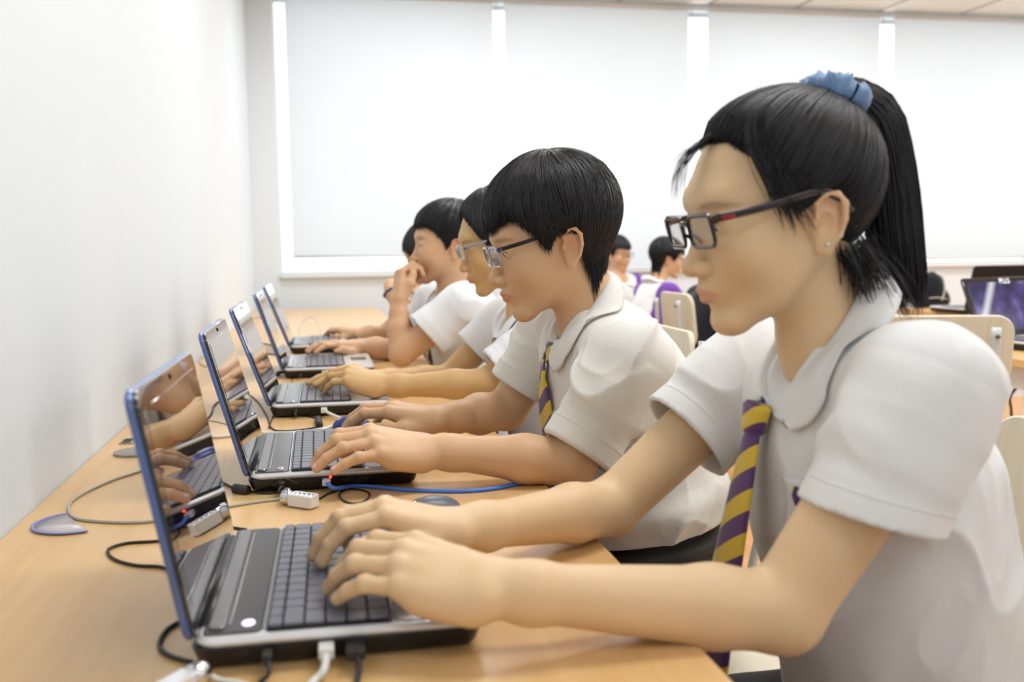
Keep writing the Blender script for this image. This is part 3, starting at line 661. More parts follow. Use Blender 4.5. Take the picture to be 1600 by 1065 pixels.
    for s in (-1, 1):
        hp = H+sd0*s*.085-np.array([0, 0, .035]); kn2 = hp+fwd0*.42+sd0*s*.03+np.array([0, 0, .0]); kn2[2] = min(kn2[2], .53); an = kn2+fwd0*.02; an[2] = .10
        tr.cap(hp, kn2, .082*b, .058, k=.03); tr.cap(kn2, an, .056, .045, k=.02); 
        ft = Field(); ft.cap(an+np.array([0, 0, -.055])-fwd0*.02, an+fwd0*.14+np.array([0, 0, -.068]), .038, .030, k=.01); ft.cap(an, an-np.array([0, 0, .05]), .036, .038, k=.01)
        ft.add(lambda P: P[:, 2]-.004, an, .4, .002, 's')
        if sp.get('legs', True): V, Q = surf(ft, an-.25, an+.25, .010); mesh('shoe', V, Q, M['black'], root)
    tr.disp(lambda P: .003*(ridge(P, np.diag([12, 16, 12.]), 2)-.35), H, .6)
    if sp.get('legs', True):
        lo = H+np.minimum(fwd0*.6, 0)-.32; hi = H+np.maximum(fwd0*.6, 0)+.32; lo[2] = .03; hi[2] = H[2]+.22; V, Q = surf(tr, lo, hi, sp.get('hl', .012)); mesh('trousers', V, Q, sp.get('trouser', M['trouser']), root)
        if sp.get('belt'):
            n = 48; aa = np.linspace(0, 2*math.pi, n, endpoint=False); r_ = [];
            for dz in (-.018, .018):
                for off in (0,): r_.append(snap(tr, H+u*(.078+dz)+fw*(.12*np.cos(aa))[:, None]+side*(.16*np.sin(aa))[:, None], .004, 3))
            Fb = [[k, (k+1) % n, n+(k+1) % n, n+k] for k in range(n)]; solid(mesh('belt', np.vstack(r_), Fb, M['belt'], root), .003, 1)
    return dict(root=root, hd=hd, shirt=sh, body=f, N=N, u=u, side=side, fw=fw)
def sleeve_arm(s, e, w, tip, sl, th, **k):
    hf = np.asarray(tip, float)-w; hf[2] = 0; hf = nrm(hf); a = math.radians(k.pop('hp', 8)); hf = hf*math.cos(a)+np.array([0, 0, math.sin(a)])
    se = k.pop('se', None)
    if se is not None: k['sd'] = nrm(se-s); sl = float(np.linalg.norm(se-s))
    d = dict(s=np.asarray(s, float), e=np.asarray(e, float), w=np.asarray(w, float), hf=hf, hu=np.array(k.pop('hu', (0, 0, 1.0))), sl=sl, th=th, tipz=.794); d.update(k); return d
# ------------------------------------------------------------------ room
def struct(o): o['kind'] = 'structure'; return o
WX, BY, CZ = -0.40, 5.95, 2.62
def boxm(name, lo, hi, m, parent=None, bev=.001):
    lo = np.array(lo, float); hi = np.array(hi, float); V, Fc = rbox((lo+hi)/2, hi-lo, .0004, bev, 1); return sharp(mesh(name, V, Fc, m, parent, True))
XR = 6.6
struct(boxm('wall_left', (WX-.12, -1.2, 0), (WX, BY, CZ), M['wall']))
struct(boxm('wall_right', (XR, -1.2, 0), (XR+.12, BY, CZ), M['wall']))
struct(boxm('wall_front', (WX-.12, -1.32, 0), (XR+.12, -1.2, CZ), M['wall']))
fl = struct(boxm('floor', (WX, -1.2, -.06), (XR, BY, -.010), M['joint']))
rs = np.random.RandomState(4); pv, pf = rbox((0, 0, 0), (.118, 1.196, .008), .0005, .0008, 1); plank_me = None
nx = int((XR-.3)/.12)
for i in range(nx):
    x = .36+i*.12; y = .2-rs.rand()*1.2
    while y < BY:
        if y+1.2 > .6 and not (x > 4.2 and y < 3):
            y1 = min(y+1.2, BY); 
            if plank_me is None: o = mesh('plank', pv, pf, M['floor'], fl, False, False); plank_me = o.data
            else: o = link('plank', plank_me, fl)
            o.location = (x, y+.6, -.0045)
            if y1 < y+1.2: o.scale = (1, (y1-y)/1.2, 1); o.location.y = (y+y1)/2
        y += 1.2
cl = struct(boxm('ceiling', (WX, -1.2, CZ+.03), (XR, BY, CZ+.08), M['grid']))
tv, tf = rbox((0, 0, 0), (.588, .588, .018), .001, .004, 1); tile_me = None
for i in range(12):
    for j in range(12):
        x = WX+.17+.6*i; y = BY-.3-.6*j
        if x > XR: continue
        if tile_me is None: o = mesh('ceiling_tile', tv, tf, M['ceil'], cl, False, False); tile_me = o.data
        else: o = link('ceiling_tile', tile_me, cl)
        o.location = (x, y, CZ+.012)
g = MB()
for i in range(13): g.add(*rbox((WX-.13+.6*i, (BY-1.2)/2, CZ+.008), (.012, BY+1.2, .016), .0005, .0005, 1))
for j in range(12): g.add(*rbox(((WX+XR)/2, BY-.6*j-.0, CZ+.008), (XR-WX, .012, .016), .0005, .0005, 1))
tag(g.build('ceiling_grid', M['grid'], cl), kind='stuff')
# window wall: parapet, column, openings, frames, blinds
wb = struct(empty('wall_back', (0, BY, 0)))
SZ = .955
boxm('parapet', (-.245, BY, 0), (XR, BY+.2, SZ), M['back'], wb); boxm('column', (WX-.1, BY-.01, 0), (-.245, BY+.2, CZ+.05), M['back'], wb)
boxm('lintel', (-.245, BY+.02, CZ-.03), (XR, BY+.2, CZ+.05), M['back'], wb)
struct(boxm('trim_1', (-.245, BY-.035, SZ-.025), (XR, BY+.02, SZ+.002), M['back']))
gaps = [(-.245, -.172), (1.065, 1.135), (2.325, 2.455), (3.665, 3.765), (4.95, 5.05), (6.3, 6.4)]
for k in range(5):
    x0, x1 = gaps[k][0], gaps[k+1][0]+.03; wn = struct(empty('window_%d' % (k+1), ((x0+x1)/2, BY+.12, SZ)))
    m = MB()
    for a, b in (((x0, SZ), (x0+.006, CZ)), ((x1-.040, SZ), (x1-.03, CZ)), ((x0, SZ), (x1-.03, SZ+.008)), ((x0, CZ-.05), (x1-.03, CZ-.02))):
        lo = np.array([a[0], BY+.10, a[1]]); hi = np.array([b[0], BY+.14, b[1]]); m.add(*rbox((lo+hi)/2, hi-lo, .001, .001, 1))
    m.build('window_frame', M['rail'], wn, world=True)
    boxm('pane', (x0+.005, BY+.117, SZ+.007), (x1-.035, BY+.121, CZ-.03), M['glass'], wn, .0005)
bl_lab = ['wide white roller blind nearest the left wall, ending above the sill', 'white roller blind second from the left wall, behind the boy with black glasses', 'white roller blind behind the ponytail girl, between the two widest bright gaps', 'white roller blind at the far right, with a bright gap beneath', 'white roller blind beyond the right edge']
zb = [1.055, .95, .95, .985, .98]
for k in range(5):
    x0, x1 = gaps[k][1], gaps[k+1][0]
    if k == 4: continue
    if k == 3: x1 = 5.0
    r = empty('roller_blind', ((x0+x1)/2, BY-.03, CZ-.04), bl_lab[k], 'blind')
    n = 24; zz = np.linspace(CZ-.03, zb[k], n); xx = np.linspace(x0, x1, 14); G = np.array([[x, BY-.03+.0015*math.sin(x*9)*0, z] for z in zz for x in xx])
    mesh('fabric', G, gridfaces(n, 14), M['blind'], r)
    V, Fc = tube([(x0, BY-.03, zb[k]), (x1, BY-.03, zb[k])], .008, 10); mesh('bottom_rail', V, Fc, M['rail'], r)
    V, Fc = tube([(x0-.01, BY-.03, CZ-.026), (x1+.01, BY-.03, CZ-.026)], .02, 14); mesh('roller', V, Fc, M['rail'], r)
    V, Fc = tube([(x1+.018, BY-.035, CZ-.03), (x1+.020, BY-.035, 1.15)], .0022, 5); mesh('pull_cord', V, Fc, M['cgrey'], r)

# ------------------------------------------------------------------ long desk
dk = empty('long_desk', (-.04, 3.3, 0), 'long beech-laminate desk running along the left wall under the laptops', 'desk')
DZ = .75
tops = [(-.15, .70-.0), ]
V, Fc = rbox((-.042, 3.10, DZ-.0125), (.714, 5.34, .025), .012, .002, 4); sharp(mesh('desk_top', V, Fc, M['desk'], dk))
for y in (.55, 1.9, 3.2, 4.5, 5.65): boxm('side_panel', (-.33, y, 0), (.22, y+.02, DZ-.025), M['edge'], dk)
boxm('modesty_panel', (-.30, .57, .35), (-.285, 5.65, DZ-.025), M['edge'], dk)

# ------------------------------------------------------------------ laptops (local x towards the user, y along the width, z up)
KD = {}
def key_mesh(wd, dp):
    k = (round(wd, 4), round(dp, 4))
    if k not in KD:
        V, Fc = rbox((0, 0, 0), (dp, wd, .0035), .0015, .0010, 1); o = mesh('key', V, Fc, M['key'], None, False, False); KD[k] = o.data; bpy.data.objects.remove(o)
    return KD[k]
def laptop(x, y, rz, label, tilt=16, keys=True, closer=False, screen=None, glow=False):
    t = empty('laptop', (x, y, DZ), label, 'laptop', None, rz)
    W2, x0, x1 = .160, -.118, .118; t.scale = (1.045, 1, 1)
    V, Fc = rbox(((x0+x1)/2, 0, .0135), (x1-x0, 2*W2, .021), .016, .004, 5, .005); sharp(mesh('base', V, Fc, M['black'], t, world=False))
    V, Fc = rbox(((x0+x1)/2+.003, 0, .0255), (x1-x0-.002, 2*W2+.003, .0082), .017, .0032, 5); sharp(mesh('top_deck', V, Fc, M['silver'], t, world=False))
    V, Fc = rbox((.080, 0, .0300), (.072, 2*W2-.012, .0012), .010, .0004, 4); sharp(mesh('palm_rest', V, Fc, M['deck'] if keys else M['silver'], t, world=False))
    V, Fc = rbox((.084, .012, .0310), (.042, .072, .0008), .004, .0003, 3); sharp(mesh('touchpad', V, Fc, M['deckd'], t, world=False))
    V, Fc = rbox((-.0855, 0, .0302), (.046, 2*W2-.014, .0022), .006, .0008, 4); p = sharp(mesh('speaker_panel', V, Fc, M['deckd'], t, world=False))
    V, Fc = rbox((-.0985, 0, .0322), (.014, 2*W2-.030, .0028), .006, .0013, 4); sharp(mesh('hinge_cover', V, Fc, M['deck'], t, world=False))
    m = MB(); m.add(*rbox((-.0610, 0, .0316), (.0022, 2*W2-.024, .0020), .001, .0006, 2)); m.add(*rbox((-.0885, 0, .0316), (.0016, 2*W2-.05, .0014), .0007, .0004, 2)); m.build('chrome_strip', M['chrome'], t)
    V, Fc = uvsphere((-.074, -W2+.026, .0314), (.0055, .0075, .0016), 16, 8); mesh('power_button', V, Fc, M['ledw'] if glow else M['chrome'], t, world=False)
    V, Fc = rbox((-.0080, 0, .0302), (.102, 2*W2-.012, .0020), .004, .0006, 3); kw = sharp(mesh('keyboard_tray', V, Fc, M['keydk'], t, world=False))
    # keys: six rows
    rows = [(12.0, [1]*15), (17.2, [1]*13+[1.9]), (17.2, [1.5]+[1]*12+[1.4]), (17.2, [1.8]+[1]*11+[2.1]), (17.2, [2.3]+[1]*10+[1.6, 1]), (17.2, [1.1, 1, 1, 1.1, 5.2, 1.1, 1.1, 1.1, 1, 1, 1])]
    xx = -.0580; tot = 2*W2-.018; jm = MB()
    for dp, ws in rows:
        dp /= 1000; s = sum(ws); yy = tot/2
        for w_ in ws:
            kwid = tot*w_/s
            c = (xx+dp/2, yy-kwid/2, .0331)
            if keys:
                o = link('key', key_mesh(kwid-.0013, dp-.0013), kw); o.location = c
            else: jm.add(*rbox(c, (dp-.0013, kwid-.0013, .0035), .0015, .0010, 1))
            yy -= kwid
        xx += dp
    if not keys: tag(jm.build('keys', M['key'], t, smooth=False), kind='stuff')
    # ports on the near side
    for px, w_, z in ((-.078, .014, .014), (-.045, .018, .015), (-.012, .013, .013), (.016, .014, .015), (.040, .014, .015)):
        V, Fc = rbox((px, -W2+.0035, z), (w_, .004, .007), .0008, .0004, 1); mesh('port', V, Fc, M['keydk'], t, world=False)
    for fx in (-.095, .095):
        for fy in (-.13, .13): V, Fc = tube([(fx, fy, 0), (fx, fy, .004)], .007, 12); mesh('rubber_foot', V, Fc, M['keydk'], t, world=False)
    # lid
    a = math.radians(tilt); R = Ry(-a); hx = -.114; hz = .022; T = (hx, 0, hz)
    lh = .217
    def L(V): return rot(V, R, T)
    V, Fc = rbox((0, 0, 0), (lh, 2*W2, .006), .016, .0022, 6); V = V[:, [2, 1, 0]]*np.array([1, 1, 1]); Fc = [f[::-1] for f in Fc]
    lid = sharp(mesh('lid', L(V+np.array([-.0035, 0, lh/2+.004])), Fc, M['lidblue'], t, world=False))
    V, Fc = rbox((0, 0, 0), (lh-.004, 2*W2-.004, .0044), .014, .0014, 6); V = V[:, [2, 1, 0]]; Fc = [f[::-1] for f in Fc]
    sharp(mesh('bezel', L(V+np.array([.0010, 0, lh/2+.004])), Fc, M['blackg'], lid, world=False))
    V, Fc = rbox((0, 0, 0), (lh-.044, 2*W2-.036, .0016), .002, .0004, 2); V = V[:, [2, 1, 0]]; Fc = [f[::-1] for f in Fc]
    sharp(mesh('screen', L(V+np.array([.0028, 0, lh/2+.007])), Fc, screen or M['screen'], lid, world=False))
    V, Fc = uvsphere((.0036, 0, lh-.006), (.0012, .003, .003), 10, 6); mesh('webcam', L(V), Fc, M['keydk'], lid, world=False)
    V, Fc = tube([(hx+.004, -W2+.03, .024), (hx+.004, W2-.03, .024)], .0085, 12); mesh('hinge', V, Fc, M['black'], t, world=False)
    return t
LX = .007
LAP = [(.96, -.6), (1.556, .4), (2.19, -.3), (2.81, .5), (3.44, -.4)]
LLAB = ['nearest blue laptop, glowing power button, under the ponytail girl\'s hands', 'blue laptop with a blue network cable plugged in its side', 'blue laptop, third along the desk, white cable curling from its side', 'blue laptop, fourth along the desk, with a blue mouse beside its keys', 'blue laptop at the far end of the row, mostly hidden']
for i, (y, r) in enumerate(LAP): laptop(LX, y, math.radians(r), LLAB[i], [10, 14.5, 18.5, 17.5, 20][i], keys=i < 3, glow=i == 0)

# ------------------------------------------------------------------ cables and small things on the desk
def D(px, py, r=.002, dz=0): return on(px, py, DZ+r+dz)+np.array([0, 0, 0])
def cable(pix, r, m, label, name='cable', pre=(), post=(), n=10, lift=None, group=None):
    P = list(pre)+[D(x, y, r) for x, y in pix]+list(post); P = catmull(P, n); P[:, 2] = np.maximum(P[:, 2], DZ+r)
    V, Fc = tube(P, r, 8); root = empty(name, tuple(P.mean(0)*[1, 1, 0]+[0, 0, DZ]), label, 'cable', group); mesh('cord', V, Fc, m, root); return root, P
def plug(root, p, d, size, m, name='plug', r=.002):
    d = nrm(d); y = nrm(np.cross([0, 0, 1], d)); z = np.cross(d, y); V, Fc = rbox((0, 0, 0), size, r, .0012, 3); return sharp(mesh(name, rot(V, np.stack([d, y, z], 1), p), Fc, m, root))
def side_pt(i, x, z=.015):  # a socket on the near side of laptop i
    y, r = LAP[i]; a = math.radians(r); l = np.array([x, -.161, z]); return np.array([LX, y, DZ])+rot(l[None], Rz(a))[0]
dn = np.array([0, -1, 0])
# blue network cable, laptop two
s = side_pt(1, -.012); c, P = cable([(560, 759), (640, 765), (720, 767), (770, 763), (800, 757), (850, 745)], .0030, M['cblue'], 'blue network cable running from the second laptop towards the desk front', pre=[s+dn*.012, s+dn*.03+np.array([.012, 0, -.004])])
plug(c, s+dn*.006, dn, (.020, .012, .008), M['clear']); V, Fc = uvsphere(s+np.array([.006, -.004, .0065]), (.0022, .002, .0022), 10, 6); mesh('signal_light', V, Fc, M['ledr'], c)
# white network cable, laptop three
s = side_pt(2, -.012); c, P = cable([(533, 655), (522, 664), (500, 671), (450, 676), (400, 676), (360, 680), (335, 682), (316, 678)], .0032, M['cwhite'], 'white network cable curling from the third laptop back to the wall', pre=[s+dn*.010, s+dn*.03+np.array([.012, 0, -.004])])
plug(c, s+dn*.004, dn, (.022, .013, .010), M['cwhite'])
cable([(322, 700), (305, 703), (298, 694), (306, 684), (325, 680)], .0032, M['cwhite'], 'white cable loop seen past the edge of the nearest laptop lid')
s = side_pt(3, -.012); c, P = cable([(480, 582), (455, 586), (430, 585), (408, 588)], .0032, M['cwhite'], 'white network cable leaving the fourth laptop', pre=[s+dn*.010, s+dn*.03+np.array([-.01, 0, -.006])])
plug(c, s+dn*.004, dn, (.022, .013, .010), M['cwhite'])
s = side_pt(0, -.012); c, P = cable([(492, 1062), (478, 1080)], .0034, M['cwhite'], 'white network cable from the side of the nearest laptop', pre=[s+dn*.010, s+dn*.03+np.array([-.002, 0, -.006])])
plug(c, s+dn*.004, dn, (.022, .013, .010), M['cwhite'])
s = side_pt(0, .012); c, P = cable([(556, 1080), (570, 1100)], .0026, M['cblack'], 'black plug and cord beside the white one on the nearest laptop', pre=[s+dn*.016, s+dn*.035+np.array([.002, 0, -.006])])
plug(c, s+dn*.010, dn, (.026, .016, .009), M['cblack'])
s = side_pt(0, -.060); c, P = cable([(404, 1070), (408, 1090)], .0022, M['cblack'], 'black power cord in the nearest laptop, next to its hinge', pre=[s+dn*.012, s+dn*.028+np.array([.002, 0, -.006])])
plug(c, s+dn*.008, dn, (.018, .009, .009), M['cblack'], r=.004)
# power cords with ferrite beads
def bead(c, a, b): V, Fc = tube(catmull([a, a*.8+b*.2, a*.2+b*.8, b], 4), [.0045]+[.0075]*11+[.0045], 12); mesh('ferrite_bead', V, Fc, M['cblack'], c)
s = side_pt(1, -.075); c, P = cable([(440, 768), (415, 770), (392, 767), (366, 762), (345, 752), (330, 745), (300, 738)], .0020, M['cblack'], 'black power cord with a bead, plugged in the second laptop', pre=[s+dn*.012, s+dn*.025+np.array([-.004, 0, -.006])])
bead(c, D(388, 766, .006), D(366, 763, .006)); plug(c, s+dn*.006, dn, (.016, .009, .009), M['cblack'], r=.004)
s = side_pt(2, -.07); c, P = cable([(470, 649), (490, 652), (500, 657), (498, 665), (478, 670), (440, 673), (424, 668), (418, 652), (405, 630), (392, 618)], .0018, M['cblack'], 'thin black power cord looping in front of the third laptop', pre=[s+dn*.012, s+dn*.02+np.array([.0, 0, -.006])])
bead(c, D(497, 654, .005), D(499, 664, .005)); plug(c, s+dn*.006, dn, (.016, .009, .009), M['cblack'], r=.004)
s = side_pt(3, -.075); c, P = cable([(452, 579), (436, 583), (425, 590), (415, 600)], .0020, M['cblack'], 'black power cord plugged in the fourth laptop', pre=[s+dn*.012, s+dn*.02+np.array([-.004, 0, -.006])])
bead(c, D(450, 580, .006), D(434, 584, .006))
# lock cables
s = side_pt(1, -.052)
c, P = cable([(440, 779), (400, 784), (345, 793), (300, 802), (245, 813), (200, 816), (150, 814), (118, 809), (107, 797), (112, 783), (135, 768), (175, 750), (215, 737), (260, 722), (300, 712)], .0021, M['cgrey'], 'pale steel lock cable looping out to the wall around the nearest laptop lid', 'lock_cable')
lk = empty('combination_lock', tuple(D(467, 780, 0)), 'silver combination lock lying by the second laptop\'s corner', 'lock')
a = D(442, 776, .010); b = D(497, 784, .010); d = nrm(b-a); 
plug(lk, a+d*.036, d, (.042, .021, .017), M['silver'], 'lock_body', .004); 
V, Fc = tube([a-d*.002, a+d*.003, a+d*.014, a+d*.016], [.006, .010, .010, .007], 14); mesh('barrel', V, Fc, M['chrome'], lk)
for q in range(4):
    V, Fc = tube([a+d*(.024+q*.008), a+d*(.029+q*.008)], .0096, 16); mesh('dial', V, Fc, M['chrome'], lk)
plug(lk, a+nrm(s-a)*.012+np.array([0, 0, .002]), s-a, (.020, .009, .009), M['chrome'], 'lock_head', .004)
cable([(497, 780), (515, 770), (532, 765), (556, 764), (574, 768), (577, 775), (568, 783), (550, 786), (536, 781), (530, 772), (540, 764)], .0014, M['cblack'], 'thin black cord coiled beside the combination lock', 'cable')
P = catmull([s+dn*.004, s+dn*.016+np.array([-.004, 0, .004]), s+dn*.022+np.array([-.018, 0, .012]), s+dn*.016+np.array([-.030, 0, .004]), s+dn*.010+np.array([-.026, 0, -.006])], 8)
V, Fc = tube(P, .0014, 6); tag(mesh('cord_ring', V, Fc, M['cblack']), 'small black cord ring hanging at the second laptop\'s corner', 'cord')
lk = empty('combination_lock', tuple(D(305, 1052, 0)), 'silver combination lock at the corner of the nearest laptop, cut by the frame', 'lock')
a = D(318, 1048, .010); b = D(270, 1075, .010); d = nrm(b-a); plug(lk, a+d*.036, d, (.044, .017, .015), M['silver'], 'lock_body', .004)
V, Fc = tube([a-d*.004, a+d*.001, a+d*.013, a+d*.016], [.006, .010, .010, .007], 14); mesh('barrel', V, Fc, M['chrome'], lk)
cable([(345, 1062), (380, 1068), (420, 1085)], .0022, M['cwhite'], 'pale lock cable running under the front of the nearest laptop', 'lock_cable', pre=[D(325, 1052, .008)])
cable([(385, 827), (350, 824), (300, 838), (245, 845), (200, 848), (172, 856), (170, 866), (185, 876), (215, 883), (250, 885), (275, 893), (290, 900)], .0019, M['cblack'], 'black cord looping out behind the nearest laptop lid')
cable([(300, 962), (265, 980), (250, 1000), (252, 1015), (270, 1026), (300, 1034)], .0022, M['cblack'], 'black cord curving behind the foot of the nearest laptop lid')
cable([(305, 660), (322, 655), (330, 646), (334, 634), (345, 625), (362, 618)], .0019, M['cblack'], 'thin black cord beside the second laptop lid')
cable([(300, 655), (330, 657), (350, 661), (372, 668)], .0012, M['cgrey'], 'hair-thin grey cord between the first two lids')
cable([(420, 668), (428, 648), (440, 640), (470, 636)], .0016, M['cblack'], 'thin black cord beside the third laptop')
cable([(455, 596), (462, 585), (475, 578), (492, 590), (498, 594)], .0012, M['cblack'], 'thin black cord crossing the desk behind the third laptop')
P = catmull([D(466, 522), D(472, 512)+[0, 0, .02], D(482, 514)+[0, 0, .05], D(492, 516)+[0, 0, .05], D(500, 522)+[0, 0, .02], D(503, 528)], 8); V, Fc = tube(P, .0014, 6); tag(mesh('cable', V, Fc, M['cgrey']), 'thin grey cord arching up beside the farthest laptop', 'cable')
for i, (px, py, lb) in enumerate([(392, 540, 'tangle of dark cord on the desk by the fourth lid'), (402, 556, 'dark cord lying left of the fourth laptop lid'), (395, 500, 'pale cord near the wall beside the farthest lid')]):
    cable([(px-8, py), (px+8, py-4), (px+28, py-2), (px+40, py+3), (px+52, py)], .0022, [M['cblack'], M['cblack'], M['cgrey']][i], lb)
cable([(318, 556), (312, 566), (322, 572), (330, 565), (322, 558)], .002, M['cgrey'], 'small grey cord loop by the wall behind the second lid')
# grommets, tag, protractor, mice, paper
for px, py, lb in ((212, 708, 'round grey desk grommet half hidden by the nearest laptop lid'),):
    c = D(px, py, 0); V, Fc = tube([c, c+[0, 0, .004], c+[0, 0, .005]], [.036, .036, .033], 32); tag(sharp(mesh('desk_grommet', V, Fc, M['grom'])), lb, 'grommet')
c = D(200, 690, 0); r = empty('label_tag', tuple(c), 'small grey printed tag on the desk near the wall', 'tag'); V, Fc = rbox(c+[0, 0, .0012], (.024, .046, .002), .002, .0005, 2); mesh('plate', V, Fc, M['grom'], r)
for k in range(3): V, Fc = rbox(c+np.array([0, -.014+.014*k, .0024]), (.015, .009, .0008), .001, .0002, 1); mesh('printed_mark', V, Fc, M['keydk'], r)
pr = empty('protractor', tuple(D(92, 822, 0)), 'translucent half-round protractor with a blue rim on the desk', 'protractor')
a = D(45, 829, .001); b = D(138, 831, .001); a = D(104, 804, .001); ctr = D(100, 822, .001); e = nrm(D(138, 831, .001)-D(103, 803, .001)); nn = np.array([-e[1], e[0], 0]); nn = nn if nn @ (D(45, 825, .001)-ctr) > 0 else -nn; ctr = (D(138, 831, .001)+D(103, 803, .001))/2; rad = np.linalg.norm(D(138, 831, .001)-D(103, 803, .001))/2
aa = np.linspace(0, math.pi, 33); oc = ctr+rad*(np.cos(aa)[:, None]*e+np.sin(aa)[:, None]*nn); ic = ctr+rad*.93*(np.cos(aa)[:, None]*e+np.sin(aa)[:, None]*nn)
n = 33; V = np.vstack([ctr[None], ic]); solid(mesh('plate', V+[0, 0, .0008], [[0, i+1, i+2] for i in range(n-1)], M['prot'], pr), .0012)
solid(mesh('rim', np.vstack([ic, oc])+[0, 0, .001], [[i, i+1, n+i+1, n+i] for i in range(n-1)], M['protb'], pr), .0014)
mk = MB()
for i in range(1, 18):
    a_ = math.pi*i/18; d_ = math.cos(a_)*e+math.sin(a_)*nn; t_ = np.cross([0, 0, 1], d_)*.0005; p0 = ctr+d_*rad*.84+[0, 0, .0018]; p1 = ctr+d_*rad*.92+[0, 0, .0018]; mk.add([p0-t_, p1-t_, p1+t_, p0+t_], [[0, 1, 2, 3]])
tag(mk.build('degree_marks', M['protb'], pr, world=True), kind='stuff')
def mouse(c, yaw, m, label, sc_=1.0):
    r = empty('computer_mouse', tuple(c), label, 'mouse', None, yaw); f = Field(); f.ell((0, 0, .006), (.050*sc_, .028*sc_, .026*sc_), k=.004); f.ell((.012, 0, .004), (.030, .029*sc_, .014), k=.01); f.add(lambda P: P[:, 2]-.001, (0, 0, 0), .1, .002, 's')
    f.cap((-.05, 0, .034), (-.012, 0, .034), .0022, .0022, k=.001, mode='s'); V, Q = surf(f, (-.07, -.05, -.01), (.07, .05, .05), .002); mesh('shell', V, Q, m, r, world=False)
    V, Fc = tube([(-.030*sc_, -.003, .0225*sc_), (-.030*sc_, .003, .0225*sc_)], .005, 14); mesh('scroll_wheel', V, Fc, M['chrome'], r, world=False); return r
mouse(np.array([.130, 1.235, DZ]), math.radians(15), M['mouse'], 'grey mouse beyond the ponytail girl\'s forearm, near the desk edge', .74)
mouse(D(546, 668, 0), math.radians(20), M['mouseb'], 'navy mouse under the right hand of the boy in black glasses', .68)
mouse(D(505, 543, 0), math.radians(0), M['mouseb'], 'blue mouse beside the fourth laptop', .75)
# ------------------------------------------------------------------ the people along the desk
fX = np.array([-1.0, 0, 0]); SL = np.array([0, -1.0, 0])
# 1 girl with a ponytail
hdA = Head(at(1066, 421, .96), fX, math.radians(11), 1.05, P=dict(w=.98, nose=.985))
N = V3(.555, .96, .985); H = V3(.665, .96, .53)
LA = sleeve_arm(at(1452, 605, .80), at(1222, 955, .79), at(770, 921, .785), on(520, 928, .79), .165, -1, sr=(.059, .067), se=at(1360, 806, .79), curl=(15, 58, 80), hp=11, hs=1.0, splay=.45, lift=(0, 0, 2, 6), arm=.92, hu=(0, -.45, 1.0), hn=nrm(V3(-.27, 0, -.96)), flat=.02)
RA = sleeve_arm(V3(.535, 1.12, .945), at(955, 792, 1.10), at(718, 828, .965), on(522, 868, .79), .13, 1, sr=(.056, .066), curl=(26, 70, 94), hp=17, hs=.96, splay=.6, arm=.84)
PA = person(dict(label='nearest girl, high ponytail and dark-framed glasses, white short-sleeved shirt and striped tie', N=N, H=H, fwd=fX, head=hdA, arms=[LA, RA], skin=M['skinA'], shirt=M['shirt'], h=.0026, hs=.0036, neck=.046, nails=True, tie=dict(len=.40, dir=(-.17, 0, -1), w=.042), fold=.013, seed=1, bulk=1.0, cb=V3(.574, .96, 1.082), cf=V3(.463, .96, .935), cw=.055, col=dict(leaf=.066, point=.024, spread=.026)))
rt = PA['root']
def zmA(al, rs): return np.interp(np.abs(al), [0, 25, 50, 64, 72, 82, 88, 98, 106, 115, 130, 180], [.078, .076, .056, .026, -.004, -.004, .012, .012, -.012, -.05, -.068, -.070])
def thA(al, z, s): return .0095*np.clip((1-s)*5+.18, 0, 1)+.001*np.clip((z-.03)/.06, 0, 1)
pole = (-.70, 0, .72)
hair(hdA, rt, M['hair'], pole, zmA, thA, 3600, 11, .0009, 3, drift=.15, over=.02, rough=.0015, start=(.02, .5))
# ponytail, scrunchie, loose strands
pb = np.array([-.084, 0, .100])
V, Fc = tube(catmull([pb+np.array([math.sin(a)*.024*.8, math.cos(a)*.024, math.sin(a)*.024*.6]) for a in np.linspace(0, 2*math.pi, 25)], 3), .0130, 12, cap=False)
V = hdA.w(V); nzv = (vnoise(V*420)-.5)*.007+(vnoise(V*170)-.5)*.006; cc = hdA.w(pb); V = V+(V-cc)/np.linalg.norm(V-cc, axis=1, keepdims=True)*nzv[:, None]+np.array([0, 0, 1])*nzv[:, None]*.6
mesh('scrunchie', V, Fc, M['scrunch'], rt)
pc = catmull([pb+V3(.012, 0, -.012), pb+V3(-.004, 0, .004), hdA.l(at(1366, 180, .955)), hdA.l(at(1384, 250, .955)), hdA.l(at(1396, 350, .955)), hdA.l(at(1406, 425, .955)), hdA.l(at(1420, 482, .955))], 6)
rw = np.interp(np.linspace(0, 1, len(pc)), [0, .12, .3, .6, .85, 1], [.016, .015, .026, .030, .026, .012])
rs = np.random.RandomState(11); n = 1800; sg = 14; tt = np.linspace(0, 1, sg); ang = rs.rand(n)*2*math.pi; rad_ = np.sqrt(rs.rand(n))
ii = np.linspace(0, len(pc)-1, sg); base = np.stack([np.interp(ii, np.arange(len(pc)), pc[:, k]) for k in range(3)], 1); rwi = np.interp(ii, np.arange(len(pc)), rw)
Tn = np.gradient(base, axis=0); Tn /= np.linalg.norm(Tn, axis=1, keepdims=True); nx_ = np.cross(Tn, [0, 1, 0]); nx_ /= np.linalg.norm(nx_, axis=1, keepdims=True)
tw = .5; an = ang[:, None]+tw*tt[None]*(rs.rand(n)[:, None]-.5)*2
C_ = base[None]+(nx_[None]*np.cos(an)[..., None]*.95+np.array([0, 1, 0])*np.sin(an)[..., None]*1.0)*(rwi[None]*rad_[:, None])[..., None]
C_ = C_+(rs.rand(n)[:, None, None]-.5)*np.array([.008, 0, .03])*tt[None, :, None]**3
